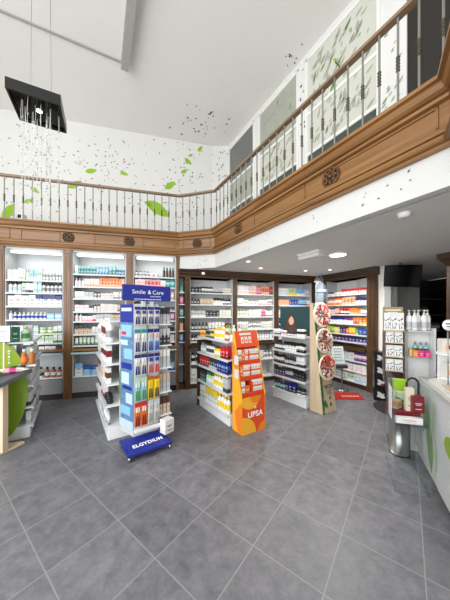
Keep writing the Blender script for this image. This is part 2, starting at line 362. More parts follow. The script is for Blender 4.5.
for u, v, ln, a in ((91, 171, .26, .3), (124, 173.5, .2, -.3), (75, 184.5, .34, .6), (35, 190, .22, -.6), (28, 201, .2, .4), (8, 212, .42, 1.1), (148, 204, .2, -.5), (158, 209, .66, -.55), (170, 185.5, .34, .7), (184, 171.5, .2, .6), (188, 161.5, .24, -.7), (190.5, 155.5, .14, .5), (200, 149, .2, .9)):
    s, z = uv_on(UL, dL, u, v); b = MB(); leaf(b, s, z, ln, a, 0, -.006, .22); b.build('green_leaf_print', M['leaflime'], wl)
lf = MB(); sprinkle(lf, U0, dJ, 40, 212, 229, 150, 215, (.035, .07), lambda s, z: .02 < s < .43 and 3.2 < z < 5.9, False)
lf.build('leaf_print_pattern', M['leafdark'], wj)['kind'] = 'stuff'
lf = MB()
for _ in range(26): leaf(lf, random.uniform(2.44, 2.55), random.uniform(3.4, 5.8), random.uniform(.03, .06), random.uniform(0, PI))
for _ in range(26): leaf(lf, random.uniform(3.80, 4.02), random.uniform(3.7, 5.8), random.uniform(.04, .09), random.uniform(.4, 1.2), random.choice([2, 2, 1]), -.004, .2)
lf.build('leaf_print_pattern', [M['leafdark'], M['leafgreen'], M['leafgrey']], wr)['kind'] = 'stuff'
lf = MB()
def ceil_leaf(u, v, ln):
    Y = 237 * (ZC - CAMH) / (312 - v); X = (u - 225) / 237 * Y; a = random.uniform(0, PI); c, s = math.cos(a), math.sin(a)
    lf.add([(X + ln * (p * c - q * s), Y + ln * (p * s + q * c), ZC - .004) for p, q in ((-.5, 0), (-.2, .28), (.2, .24), (.5, 0), (.2, -.24), (-.2, -.28))], [(0, 1, 2, 3, 4, 5)], 0)
for _ in range(30): ceil_leaf(random.gauss(198, 15), random.gauss(124, 9), random.uniform(.03, .08))
for _ in range(8): ceil_leaf(random.gauss(291, 6), random.gauss(58, 6), random.uniform(.03, .05))
lf.build('leaf_print_pattern', M['leafdark'], bpy.data.objects['ceiling'])['kind'] = 'stuff'
# ceiling beams and line
cc = (-1.81, 4.17)
tb_ = MB().box(0, 3.6, -.02, .10, ZC - .14, ZC).build('trim_1', M['shade'], None, (cc[0], cc[1], 0), ang(norm((.44, -.83)))); structure(tb_)
structure(MB().box(0, 3.6, -.02, .02, ZC - .02, ZC).build('trim_2', M['shade'], None, (cc[0], cc[1], 0), ang((-.898, -.44))))

# ------------------------------------------------------------------ gallery: slab, fascia, white band, soffit, railing
path = [G0, K1, K2, K3, K4]
dirs = [norm((path[i + 1][0] - path[i][0], path[i + 1][1] - path[i][1])) for i in range(4)]
nrm = [(d[1], -d[0]) for d in dirs]
def off(i, o):
    if i == 0: n = nrm[0]; k = 1
    elif i == 4: n = nrm[3]; k = 1
    else:
        a, b = nrm[i - 1], nrm[i]; k = 1 / (1 + a[0] * b[0] + a[1] * b[1]); n = (a[0] + b[0], a[1] + b[1])
    return (path[i][0] + n[0] * o * k, path[i][1] + n[1] * o * k)
PROF = [(-.12, 3.15), (.09, 3.15), (.09, 3.122), (.06, 3.118), (.06, 3.108), (.066, 3.10), (.05, 3.07), (.03, 3.055), (.005, 3.05), (.005, 3.04), (.026, 3.035), (.026, 3.012), (-.012, 3.005), (-.012, 2.835), (.02, 2.825), (.03, 2.80), (.03, 2.782), (.008, 2.778), (.008, 2.77), (.05, 2.755), (.06, 2.73), (.05, 2.715), (.02, 2.71), (.02, 2.69), (-.12, 2.69)]
for i in range(4):
    b = MB(); A = [(*off(i, o), z) for o, z in PROF]; B = [(*off(i + 1, o), z) for o, z in PROF]
    b.hull8(A, B); L0 = (path[i][0], path[i][1], 0); rz = ang(dirs[i]); b.local(L0, rz)
    fo = structure(b.build(f'trim_{i + 3}', M['fascia'], None, L0, rz))
    ln = math.hypot(path[i + 1][0] - path[i][0], path[i + 1][1] - path[i][1])
    # raised border of the recessed panels
    pb_ = MB()
    for (x0, x1) in {0: [(.1, 1.25), (1.4, 2.0), (2.55, 3.1), (3.4, 4.02)], 1: [(.08, .66)], 2: [(.1, .95), (1.25, 2.2), (2.55, ln - .08)], 3: [(.1, 1.3)]}[i]:
        for q in ((x0, x1, 2.985, 3.0), (x0, x1, 2.838, 2.85), (x0, x0 + .014, 2.838, 3.0), (x1 - .014, x1, 2.838, 3.0)): pb_.box(q[0], q[1], -.0, .012, q[2], q[3])
    pb_.build('panel_moulding', M['fascia'], fo)
    def rosette(s):
        r = MB(); R = .085; z0 = 2.918
        t_ = MB(); t_.lathe([(R, 0), (R, .006)], 28); r.add([(x + s, .010 - z, y + z0) for x, y, z in t_.v], t_.f, 0)
        ring = [(s + R * math.cos(a), -.004, z0 + R * math.sin(a)) for a in [2 * PI * k / 28 for k in range(29)]]
        r.tube(ring, .012, 6)
        ring = [(s + .045 * math.cos(a), -.012, z0 + .045 * math.sin(a)) for a in [2 * PI * k / 20 for k in range(21)]]
        r.tube(ring, .009, 6)
        for k in range(8):
            a = 2 * PI * k / 8; r.ball((s + .064 * math.cos(a), -.012, z0 + .064 * math.sin(a)), .017, 0, 8, 5)
        r.ball((s, -.014, z0), .026, 0, 8, 5)
        r.build('rosette', M['rosette'], fo)
    for u in {0: (68, 129), 1: (197,), 2: (238, 331), 3: ()}[i]: rosette(uv_on(path[i], dirs[i], u, 240)[0])
# white band under the wood, and gallery slab
b = MB()
for i in (1, 2, 3): b.hull8([(*off(i, -.03), ZS), (*off(i, -.03), 2.70), (*off(i, -.13), 2.70), (*off(i, -.13), ZS)], [(*off(i + 1, -.03), ZS), (*off(i + 1, -.03), 2.70), (*off(i + 1, -.13), 2.70), (*off(i + 1, -.13), ZS)])
band = structure(b.build('trim_7', M['band']))
lf = MB()
def band_leaf(i, s, z, ln):
    o = off(i, -.03); d = dirs[i]; n = nrm[i]; a = random.uniform(0, PI); c, q = math.cos(a), math.sin(a)
    lf.add([(o[0] + d[0] * (s + ln * (p * c - r * q)) + n[0] * .004, o[1] + d[1] * (s + ln * (p * c - r * q)) + n[1] * .004, z + ln * (p * q + r * c)) for p, r in ((-.5, 0), (-.2, .28), (.2, .24), (.5, 0), (.2, -.24), (-.2, -.28))], [(0, 1, 2, 3, 4, 5)], 0)
for _ in range(14): band_leaf(1, random.uniform(.25, .65), random.uniform(2.47, 2.66), random.uniform(.014, .028))
for s0 in (.5, 1.1, 1.6, 2.3, 2.9, 3.15):
    for _ in range(4): band_leaf(2, s0 + random.gauss(0, .06), random.uniform(2.47, 2.66), random.uniform(.014, .028))
lf.build('leaf_print_pattern', M['leafdark'], band)['kind'] = 'stuff'
inner = [off(i, -.12) for i in range(5)]
structure(MB().prism(inner + [(3.6, .2), (4.2, 2.6), (.3, 6.5), (-.5, 6.5), (-6.2, 5.1), (-5.6, 3.5)], ZB + .02, ZT - .03).build('floor_gallery', M['soffit']))
structure(MB().prism([off(i, -.12) for i in (1, 2, 3, 4)] + [(5.2, .3), (5.6, 6.6), (-.2, 6.6), (-1.05, 5.0)], ZS, ZS + .04).build('ceiling_under_gallery', M['soffit']))
# railing
rl = thing('balcony_railing', 'long grey metal balustrade with brown handrail along the gallery edge', 'railing')
for i in range(4):
    a = off(i, -.02); c = off(i + 1, -.02); ZR = 3.93
    b = MB(); q = nrm[i]
    sec = [(-.03, -.02), (.03, -.02), (.034, .0), (.022, .018), (-.022, .018), (-.034, 0)]
    b.hull8([(*off(i, -.02 + o), ZR - .02 + h) for o, h in sec], [(*off(i + 1, -.02 + o), ZR - .02 + h) for o, h in sec])
    b.local((a[0], a[1], 0), ang(dirs[i])); b.build('handrail', M['handrail'], rl, (a[0], a[1], 0), ang(dirs[i]))
    ln = math.hypot(c[0] - a[0], c[1] - a[1]); n = max(2, round(ln / .139))
    for k in range(n):
        s = (k + .5) * ln / n; x, y = a[0] + dirs[i][0] * s, a[1] + dirs[i][1] * s
        z0 = ZT; H = ZR - .04 - z0
        bb = MB().lathe([(.016, z0), (.016, z0 + .02), (.0085, z0 + .03), (.0085, z0 + H * .4)] + [(.0085, z0 + H * .7), (.0085, z0 + H - .02), (.012, z0 + H)], 8, cx=0, cy=0)
        for zz in (.44, .475, .51, .545, .58): bb.lathe([(.009, z0 + H * (zz - .016)), (.0165, z0 + H * zz), (.009, z0 + H * (zz + .016))], 8, m=1)
        bb.build('baluster', [M['baluster'], M['knot']], rl, (x, y, 0))
    MB().box(0, ln, -.008, .008, 3.17, 3.185).build('bottom_rail', M['baluster'], rl, (a[0], a[1], 0), ang(dirs[i]))
# things on the gallery
o = off(0, -.02); s = uv_on(path[0], dirs[0], 18.5, 215)[0]; px, py = at(path[0], dirs[0], s, .1)
t = thing('security_camera', 'small white camera with black lens on the gallery ledge behind hanging crystals', 'camera', (px, py, ZT))
MB().box(-.02, .02, -.02, .02, 0, .03).build('camera_foot', P('white'), t)
MB().box(-.045, .045, -.05, .06, .03, .14).build('camera_body', P('white'), t, bevel=.006)
MB().box(-.03, .03, -.056, -.05, .06, .12).build('camera_lens', M['screen'], t)
px, py = at(path[2], dirs[2], uv_on(path[2], dirs[2], 338, 62)[0], .02)
t = thing('ornament', 'small clip-on ornament with green tip on the gallery handrail', 'ornament', (px, py, 3.93))
MB().tube([(0, 0, -.01), (0, 0, .04), (-.05, -.02, .06)], .006, 8).build('ornament_stem', M['knot'], t)
MB().ball((-.06, -.03, .07), .012, 0, 10, 6, (1.4, .8, .8)).build('ornament_tip', P('lime'), t)
t = thing('cushion', 'pink cushion seen through the balusters near gallery corner', 'cushion', (-.06, 5.45, 3.12))
MB().ball((0, 0, .22), .22, 0, 14, 8, (.8, .35, 1)).build('cushion_cover', P('pink', .8), t)
t = thing('bag', 'dark bag on the gallery floor beside the pink cushion', 'bag', (.28, 5.1, 3.12))
MB().hull8([(-.12, -.07, 0), (.12, -.07, 0), (.12, .07, 0), (-.12, .07, 0)], [(-.09, -.03, .3), (.09, -.03, .3), (.09, .03, .3), (-.09, .03, .3)]).build('bag_body', P('charcoal', .7), t, bevel=.01)
MB().tube([(-.07, 0, .29), (-.05, 0, .4), (.05, 0, .4), (.07, 0, .29)], .008, 8).build('bag_handle', P('black', .6), t)

# ------------------------------------------------------------------ hanging lamp
h = 2.6
cl = lambda x, y: (x * h, y * h)
q = [cl(-.968, 1.0505), cl(-.794, 1.1367), cl(-.9037, 1.3345), cl(-1.0675, 1.244)]
ctr = (sum(p[0] for p in q) / 4, sum(p[1] for p in q) / 4); zl = CAMH + h
la = norm((.89, .45)); lr = ang(la)
lamp = thing('chandelier', 'square black hanging lamp with clear crystal strings under tall ceiling', 'chandelier', (ctr[0], ctr[1], zl), lr)
S = .268
MB().box(-S, S, -S, -S + .02, 0, .13).box(-S, S, S - .02, S, 0, .13).box(-S, -S + .02, -S + .02, S - .02, 0, .13).box(S - .02, S, -S + .02, S - .02, 0, .13).box(-S + .02, S - .02, -S + .02, S - .02, .1, .13).build('lamp_housing', M['blackbox'], lamp)
MB().box(-S + .021, S - .021, -S + .021, S - .021, .03, .045).build('mirror_plate', M['mirror'], lamp)
MB().lathe([(.032, .018), (.032, .03)], 16).build('lamp_bulb', M['spot'], lamp)
for x, y in ((S * .5, -S * .1), (-S * .4, S * .3)):
    MB().tube([(x, y, .13), (x * .9, y * .9, ZC - zl)], .003, 6).build('suspension_wire', M['wire'], lamp)
for k in range(24):
    a = 2 * PI * k / 24 * 2.4; r = S * (.3 + .55 * ((k * 7) % 24) / 24); x, y = r * math.cos(a), r * math.sin(a); L = random.uniform(.75, 1.42)
    b = MB(); pts = [(x, y, .03)]
    for j in range(1, 8): pts.append((x + random.uniform(-.008, .008), y + random.uniform(-.008, .008), .03 - L * j / 7))
    b.tube(pts, .0022, 5)
    nb = int(L / .2)
    for j in range(nb): b.ball((x, y, .03 - L * (j + 1) / nb), random.uniform(.007, .012), 1, 8, 4, (1, 1, 1.3))
    b.build('crystal_string', [P('offwhite'), M['bead']], lamp)

# ------------------------------------------------------------------ wall cabinets on the long wall
def cabinet(name, label, O, d, s0, s1, shelves, niche, wm, wp, top, lit, post_l=.13, post_r=0, ledge=.86, under=(), post_z1=None, drawer=True, depth=.36):
    o = at(O, d, s0, 0); W = s1 - s0; rz = ang(d)
    t = thing(name, label, 'cabinet', (o[0], o[1], 0), rz)
    MB().box(0, W, depth, depth + .02, .1, top).build('back_panel', M['cabwhite'] if drawer else P('white'), t)
    MB().box(0, .015, .02, depth, .1, top).build('side_panel', M['cabwhite'], t)
    MB().box(W - .015, W, .02, depth, .1, top).build('side_panel', M['cabwhite'], t)
    MB().box(.0, W, .02, depth, top - .02, top).build('top_panel', M['cabwhite'], t)
    def pilaster(x0, x1):
        w = x1 - x0; b = MB()
        b.box(x0, x1, 0, depth + .02, 0, top).box(x0, x1, -.012, 0, 0, .14).box(x0 + w * .2, x0 + w * .34, -.008, 0, .95, top - .12).box(x0 + w * .66, x0 + w * .8, -.008, 0, .95, top - .12)
        b.box(x0, x1, -.012, 0, top - .07, top).box(x0, x1, -.012, 0, ledge, ledge + .07)
        b.build('pilaster', wp, t)
    if post_l: pilaster(-post_l + .004, 0)
    if post_r: pilaster(W, W + post_r)
    for z in shelves:
        MB().box(.015, W - .015, .02, depth, z - .016, z).box(.015, W - .015, .008, .02, z - .026, z, 1).build('shelf', [M['shelfwhite'], M['strip']], t)
    MB().box(0, W, -.01 if drawer else -.045, depth, ledge - (0 if drawer else .03), ledge + .045).build('wood_ledge', wm, t)
    if drawer:
        MB().box(0, W, -.06, depth, ledge - .05, ledge - .02).build('counter_edge', M['aqua'], t)
        MB().box(.015, W - .015, .0, depth, niche - .02, niche).build('shelf', M['shelfwhite'], t)
        dr = MB().box(.02, W - .02, -.005, depth - .05, .11, niche - .03).build('drawer', M['drawer'], t)
        MB().tube([(W / 2 - .06, -.005, .24), (W / 2 - .06, -.03, .24), (W / 2 + .06, -.03, .24), (W / 2 + .06, -.005, .24)], .006, 8).build('handle', M['steel'], dr)
    else:
        for z in under: MB().box(.015, W - .015, .02, depth, z - .016, z).box(.015, W - .015, .008, .02, z - .026, z, 1).build('shelf', [M['shelfwhite'], M['strip']], t)
    MB().box(0, W, .02, depth, 0, .1).build('plinth', M['plinth'] if drawer else wm, t)
    if lit: MB().box(.06, W - .06, .05, .13, top - .085, top - .045).build('light_strip', M['tube'], t, bevel=.005)
    return t
TOPL = ZB
shA = [2.13, 1.91, 1.675, 1.44, 1.19, 1.02]; shB = [2.27, 2.04, 1.82, 1.58, 1.40, 1.165, .957]; shC = [2.26, 2.06, 1.81, 1.60, 1.40, 1.18, .98]
NI = .40
cabinet('wall_cabinet', 'tall oak wall cabinet partly cut off at the far left edge', K1, dL, -3.99, -3.06, shB, NI, M['fascia'], M['post'], TOPL, True)
cabinet('wall_cabinet', 'oak wall cabinet below the hanging crystals, with navy-topped cartons', K1, dL, -2.93, -2.05, shA, NI, M['fascia'], M['post'], TOPL, True)
cabinet('wall_cabinet', 'oak wall cabinet with orange cartons, between crystals and blue stand', K1, dL, -1.907, -.996, shB, NI, M['fascia'], M['post'], TOPL, True, post_l=.143)
cabinet('wall_cabinet', 'oak wall cabinet mostly hidden behind the blue toothbrush stand', K1, dL, -.870, -.06, shC, NI, M['fascia'], M['post'], TOPL, True, post_l=.126, post_r=.05)
SH = lambda i, n=99: ('top' if i == 0 else 'lowest' if i == n - 1 else ORD[i]) + ' shelf of'
pA, pB, pC = 'wall cabinet below the crystals', 'wall cabinet before blue stand', 'cabinet behind blue stand'
def fill(O, d, x0, x1, zs, rows, place, back=.03):
    for i, (z, r) in enumerate(zip(zs, rows)):
        if r: row(O, d, x0 + .03, x1 - .03, z, r, place, SH(i, len(zs)), back)
fill(K1, dL, -2.93, -2.05, shA + [.84 + .012, NI], [
    [ct('white black grey', 2, .07, .17, 'plain'), ct('white palegreen green', 2, .05, .19), bt('white white palegrey', 1, .05, .19), ct('paleteal white teal', 2, .06, .18), ct('white palegreen teal', 1, .06, .21, 'mid'), tb('white grey white', 6, .045, .17)],
    [bt('white paleblue black', 3, .065, .19), ct('palegreen grey black', 1, .06, .17), ct('white black grey', 2, .05, .17), ct('paleteal white teal', 2, .06, .2, 'mid'), bt('white grey black', 5, .06, .18)],
    [ct('white white black', 4, .1, .19, 'plain', .08), ct('white navy royal', 4, .1, .2, 'top', .08)],
    [bt('white white palegrey', 1, .06, .16), bt('white blue white', 8, .055, .13), ct('sky paleblue white', 2, .11, .11, 'mid', .08)],
    [ct('white paleblue grey', 3, .07, .14), ct('paleteal white green', 3, .07, .14, 'mid'), jr('lime white palegreen', 2, .11, .11), ct('white green grey', 2, .06, .13)],
    [ct('white palegreen green', 5, .06, .14, 'mid'), ct('palegreen white green', 5, .06, .13), ct('white green green', 2, .06, .14)],
    [bt('white blue white', 2, .06, .12), ct('blue navy white', 3, .1, .13, 'top', .06), ct('white sky blue', 3, .08, .11), jr('brown brown brown', 1, .09, .08)],
    [bt('white charcoal black', 5, .085, .19), bt('amber white black', 3, .075, .18)]], pA)
fill(K1, dL, -1.907, -.996, shB + [NI], [
    [ct('white paleteal teal', 1, .06, .15), tb('paleteal teal teal', 6, .055, .15), tb('sky paleblue teal', 4, .055, .15), ct('teal paleteal white', 2, .07, .18, 'top'), tb('paleblue teal blue', 3, .055, .15)],
    [bt('white white palegrey', 3, .055, .15), ct('white peach orange', 5, .05, .15), ct('orange peach white', 7, .055, .165, 'band'), ct('peach orange white', 1, .06, .16)],
    [ct('white palegrey grey', 3, .05, .13), ct('palegrey palepink grey', 2, .08, .12), bt('white grey black', 2, .06, .13), ct('offwhite palepink black', 3, .07, .1, 'top'), ct('white grey black', 2, .05, .13), tb('palepink white white', 2, .05, .14)],
    [ct('palepink white grey', 3, .075, .12), ct('white black grey', 1, .07, .11, 'top'), bt('white palepink black', 2, .055, .13), ct('offwhite palepink pink', 4, .07, .14), ct('beige brown brown', 2, .06, .12)],
    [bt('white palepink palegrey', 2, .06, .15), ct('white pink red', 2, .08, .1), ct('palepink red red', 1, .06, .11), ct('palegrey white grey', 4, .06, .13), ct('beige palegrey brown', 4, .055, .12)],
    [ct('beige black brown', 4, .065, .16, 'top'), ct('white palegrey grey', 2, .06, .14), bt('palepink white black', 1, .07, .13), ct('white palepink pink', 5, .065, .15)],
    [tb('palegreen white green', 6, .055, .14), bt('paleteal green darkgreen', 4, .055, .14), tb('offwhite green white', 3, .055, .14)],
    [ct('white sky blue', 1, .12, .23, 'top', .1), ct('sky blue white', 2, .13, .17, 'top', .1), ct('white paleblue blue', 1, .09, .16, 'top'), ct('peach green white', 1, .2, .27, 'top', .12), ct('orange orange white', 1, .11, .15, 'plain', .1)]], pB)
fill(K1, dL, -.870, -.06, shC + [NI], [
    [bt('white grey black', 4, .06, .11), jr('white palegrey white', 2, .08, .08), ct('white palegrey grey', 1, .06, .12), bt('charcoal brown black', 4, .05, .2)],
    [ct('palepink pink red', 3, .06, .15), ct('pink red white', 4, .07, .15, 'mid'), ct('white pink pink', 2, .05, .14), ct('teal paleteal white', 2, .085, .16, 'mid')],
    [ct('white palegrey grey', 4, .06, .13), tb('white peach white', 3, .06, .16), tb('peach white white', 3, .06, .17)],
    [ct('white grey charcoal', 5, .06, .12), bt('paleteal teal charcoal', 3, .06, .12), jr('charcoal grey black', 2, .08, .07)],
    [ct('yellow orange red', 2, .08, .12), ct('white pink magenta', 3, .07, .13), ct('pink purple white', 3, .07, .13)],
    [ct('tan brown brown', 2, .08, .12), ct('white palepink pink', 5, .06, .14), jr('brown black black', 1, .1, .09)],
    [ct('white palegreen green', 5, .07, .13), ct('offwhite palepink pink', 5, .06, .14)],
    [ct('white palegrey blue', 5, .09, .17), ct('paleblue blue white', 3, .09, .16)]], pC)
fill(K1, dL, -3.99, -3.06, shB[:6], [None, None, [ct('white blue blue', 3, .08, .14)], [ct('white green green', 4, .07, .12)], None, None], 'wall cabinet at far left')

# ------------------------------------------------------------------ cabinets under the gallery
B0 = (-.86, 4.78); dB = norm((.947, .322))
RO = (2.28, 5.80); dRB = norm((.59, -1.25))
TOPR = 2.30
shD = [1.97, 1.73, 1.47, 1.19, .96]; un = (.51, .12)
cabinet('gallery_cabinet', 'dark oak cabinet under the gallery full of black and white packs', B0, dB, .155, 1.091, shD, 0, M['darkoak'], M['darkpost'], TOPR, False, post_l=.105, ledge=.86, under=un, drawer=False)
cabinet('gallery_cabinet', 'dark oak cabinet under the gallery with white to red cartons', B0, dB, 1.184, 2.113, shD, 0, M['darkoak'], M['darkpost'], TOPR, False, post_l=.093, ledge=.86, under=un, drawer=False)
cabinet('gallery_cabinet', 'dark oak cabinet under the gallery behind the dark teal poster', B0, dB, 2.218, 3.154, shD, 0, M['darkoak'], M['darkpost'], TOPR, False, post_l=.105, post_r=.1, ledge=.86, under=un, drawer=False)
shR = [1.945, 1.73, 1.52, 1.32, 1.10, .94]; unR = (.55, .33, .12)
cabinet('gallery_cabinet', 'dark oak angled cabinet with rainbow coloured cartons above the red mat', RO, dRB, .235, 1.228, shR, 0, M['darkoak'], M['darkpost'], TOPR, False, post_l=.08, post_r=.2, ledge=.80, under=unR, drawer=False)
# narrow corner cabinet
o = at(B0, dB, -.07, .03)
t = thing('corner_cabinet', 'narrow white corner shelving between long wall and gallery cabinets', 'cabinet', (o[0], o[1], 0), ang(dB))
MB().box(0, .118, .2, .22, .1, TOPR).build('back_panel', M['cabwhite'], t)
for z in shD + [.51]: MB().box(0, .118, .0, .2, z - .016, z).build('shelf', M['shelfwhite'], t)
MB().box(0, .118, 0, .22, 0, .1).build('plinth', M['darkoak'], t)
for i, (z, c) in enumerate(zip(shD, ('teal paleteal white', 'pink magenta white', 'paleteal teal teal', 'peach pink white', 'sky blue white'))):
    px, py = at(o, dB, .06, .06)
    item('carton', tuple(c.split()), .07, .05, .15, 'band', (px, py, z + .0005), ang(dB), f'{desc("carton", tuple(c.split()), "band")} on {ORD[i]} shelf of the narrow corner shelving', 'cartons in the corner shelving')
# cornices (one long crown over the three cabinets, one over the angled one)
def cornice(n, O, d, x0, x1, ret=False):
    pr = [(.36, 2.28), (-.02, 2.28), (-.02, 2.31), (-.035, 2.33), (-.05, 2.35), (-.05, 2.37), (-.08, 2.395), (-.1, 2.41), (-.1, 2.428), (.36, 2.428)]
    return structure(MB().yz(pr, x0, x1).build(f'trim_{n}', M['darkoak'], None, (O[0], O[1], 0), ang(d)))
cornice(8, B0, dB, -.07, 3.20); cornice(9, RO, dRB, .1, 1.47)
pD, pE, pF, pR = 'black-and-white gallery cabinet', 'white-to-red gallery cabinet', 'cabinet behind teal poster', 'rainbow cabinet above red mat'
fill(B0, dB, .155, 1.091, shD + list(un), [
    [ct('black charcoal white', 3, .07, .12, 'mid'), ct('charcoal white white', 4, .06, .13, 'mid'), ct('palegrey black black', 3, .07, .1), ct('offwhite beige black', 3, .06, .12)],
    [bt('charcoal grey black', 3, .06, .13), ct('beige tan white', 4, .07, .12), ct('white black black', 3, .07, .14, 'top'), bt('black white black', 3, .06, .14)],
    [ct('palegrey white black', 4, .07, .13), ct('charcoal black white', 4, .07, .13, 'mid'), ct('offwhite palegreen grey', 4, .06, .14)],
    [bt('charcoal palegrey black', 5, .06, .16), ct('white grey grey', 5, .06, .16), ct('brown tan white', 2, .06, .14)],
    [bt('black white black', 7, .065, .14), ct('charcoal palegrey white', 5, .06, .13)],
    [bt('white black black', 4, .08, .22), ct('white black black', 6, .07, .2, 'top')],
    [ct('white palegrey grey', 5, .1, .28), ct('palegrey white grey', 4, .1, .26)]], pD)
fill(B0, dB, 1.184, 2.113, shD + [.51], [
    [ct('white palepink pink', 6, .05, .19), ct('palepink peach red', 4, .05, .19), ct('pink red red', 3, .05, .19, 'foot'), ct('peach red white', 4, .055, .19, 'mid'), ct('red darkred white', 2, .05, .18)],
    [ct('white palegrey grey', 3, .05, .15), bt('white palegreen palegrey', 3, .05, .14), jr('white palegrey white', 3, .09, .08), ct('white pink pink', 4, .06, .11), tb('white grey white', 3, .05, .13)],
    [bt('white palegreen palegrey', 5, .055, .16), ct('white palegrey grey', 5, .06, .15), tb('pink magenta magenta', 2, .055, .16), ct('white grey grey', 3, .06, .13)],
    [tb('white palegrey white', 5, .055, .17), bt('white grey palegrey', 6, .055, .16), ct('offwhite palegrey grey', 5, .06, .17)],
    [ct('white palegrey grey', 7, .055, .14), bt('palegrey white palegrey', 6, .055, .14)],
    [ct('white palegrey grey', 7, .08, .2), bt('white grey palegrey', 3, .07, .18)]], pE)
fill(B0, dB, 2.218, 3.154, shD, [
    [ct('white paleblue grey', 5, .05, .17), ct('palegreen yellow green', 4, .055, .18), ct('sky white blue', 4, .055, .17), tb('paleblue white white', 3, .05, .16)],
    [ct('peach beige brown', 5, .06, .13), ct('blue navy white', 4, .07, .14, 'mid'), ct('sky blue blue', 3, .08, .13), ct('white orange red', 2, .05, .12)],
    [ct('white palegrey grey', 5, .07, .14), bt('white blue palegrey', 5, .055, .14), ct('palepink white pink', 3, .06, .13)],
    [ct('navy sky white', 4, .08, .18, 'mid'), ct('white palegrey grey', 6, .06, .16)],
    [ct('white palegrey grey', 7, .06, .14), ct('paleblue white blue', 5, .06, .14)]], pF)
fill(RO, dRB, .235, 1.228, shR + list(unR), [
    [ct('white navy red', 2, .09, .08, 'top'), ct('white peach red', 3, .07, .07), ct('white red red', 7, .09, .12, 'top')],
    [ct('orange white white', 5, .07, .15, 'mid'), ct('peach orange white', 4, .08, .16, 'mid'), ct('white navy navy', 3, .08, .13, 'top')],
    [ct('palepink pink red', 3, .08, .11), ct('peach red white', 2, .08, .13), jr('darkred white red', 3, .1, .15), ct('orange peach white', 4, .08, .13), ct('white grey grey', 2, .08, .1)],
    [ct('white navy royal', 5, .1, .14, 'top'), ct('white purple purple', 3, .08, .13, 'top'), ct('orange red white', 2, .08, .14), ct('orange yellow white', 2, .09, .14)],
    [ct('lime green white', 2, .1, .14), ct('yellow white green', 2, .08, .13, 'mid'), ct('darkpurple purple white', 2, .09, .14), ct('orange red white', 1, .08, .12), ct('yellow orange white', 2, .085, .14), ct('green lime white', 1, .08, .14), ct('blue navy white', 2, .1, .13)],
    [ct('darkpurple purple white', 6, .09, .11), ct('navy purple white', 5, .08, .1)],
    [ct('white palegreen green', 3, .09, .19), ct('white paleblue grey', 4, .1, .17), ct('purple palepink white', 3, .09, .18, 'mid')],
    [ct('white palegrey grey', 4, .09, .15), ct('white palepink pink', 5, .09, .15)],
    [ct('white palegrey purple', 5, .1, .16), ct('palegreen white green', 2, .08, .15), ct('white paleblue grey', 3, .09, .16)]], pR)

# ------------------------------------------------------------------ beyond the angled cabinet: grey back wall, dark room, pillar
structure(MB().box(2.93, 3.05, 4.36, 5.4, 0, ZS).build('wall_end', M['wall']))
structure(MB().box(3.05, 4.35, 5.3, 5.42, 0, ZS).build('wall_grey', M['greywall']))
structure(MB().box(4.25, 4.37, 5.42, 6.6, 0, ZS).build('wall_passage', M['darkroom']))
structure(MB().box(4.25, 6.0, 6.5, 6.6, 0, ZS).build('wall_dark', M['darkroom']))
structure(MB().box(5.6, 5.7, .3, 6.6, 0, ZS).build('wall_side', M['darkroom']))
# back structure of the room behind the cabinets
structure(MB().box(-.1, 3.5, .42, .52, 0, ZS).build('wall_shelving', M['wall'], None, (B0[0], B0[1], 0), ang(dB)))
structure(MB().box(-4.1, .0, .42, .52, 0, ZB + .02).build('wall_long', M['wall'], None, (K1[0], K1[1], 0), ang(dL)))
structure(MB().box(-.2, 1.5, .42, .52, 0, ZS).build('wall_angled', M['wall'], None, (RO[0], RO[1], 0), ang(dRB)))
t = thing('oak_pillar', 'oak pillar with moulded capital at the right edge behind the counter', 'pillar', (3.42, 3.42, 0), ang(dRB))
MB().box(-.13, .13, -.13, .13, .0, 2.25).build('shaft', M['darkpost'], t, bevel=.01)
MB().box(-.15, .15, -.15, .15, 0, .16).build('base', M['darkpost'], t)
MB().hull8([(-.13, -.13, 2.25), (.13, -.13, 2.25), (.13, .13, 2.25), (-.13, .13, 2.25)], [(-.2, -.2, 2.36), (.2, -.2, 2.36), (.2, .2, 2.36), (-.2, .2, 2.36)]).box(-.21, .21, -.21, .21, 2.36, 2.428).build('capital', M['darkoak'], t)
# dim shelves in the dark room
t = thing('storage_shelf', 'dark shelving in the unlit back room behind the white bottles', 'shelf', (4.95, 6.05, 0))
for x in (-.5, .5): MB().box(x - .02, x + .02, -.15, .15, 0, 2.1).build('upright', M['screen'], t)
for z in (.3, .7, 1.1, 1.5, 1.9): MB().box(-.48, .48, -.15, .15, z - .02, z).build('shelf_board', P('charcoal'), t)
for i, (x, z) in enumerate(((-.3, 1.5), (0, 1.5), (.3, 1.1), (-.2, 1.1))):
    item('carton', (('navy', 'charcoal', 'charcoal', 'navy')[i], 'grey', 'grey'), .22, .16, .2, 'mid', (4.95 + x, 6.0, z + .001), 0, f'{ORD[i]} dim storage carton on the dark back room shelving', 'cartons in the dark back room')
t = thing('television', 'black flat television hanging tilted under the gallery ceiling', 'television', (3.07, 4.1, 2.17), math.radians(-2))
tvm = MB().hull8([(-.30, 0, -.155), (.30, 0, -.175), (.30, .04, -.175), (-.30, .04, -.155)], [(-.32, -.06, .20), (.30, -.06, .21), (.30, -.02, .21), (-.32, -.02, .20)])
tvm.build('tv_body', M['screen'], t, bevel=.006)
MB().hull8([(-.285, -.004, -.135), (.285, -.004, -.15), (.285, 0, -.15), (-.285, 0, -.135)], [(-.305, -.064, .185), (.285, -.064, .195), (.285, -.06, .195), (-.305, -.06, .185)]).build('screen', M['blackbox'], t)
MB().tube([(0, .02, 0), (0, .06, .1), (0, .06, .258)], .02, 10).build('bracket', M['steel'], t)
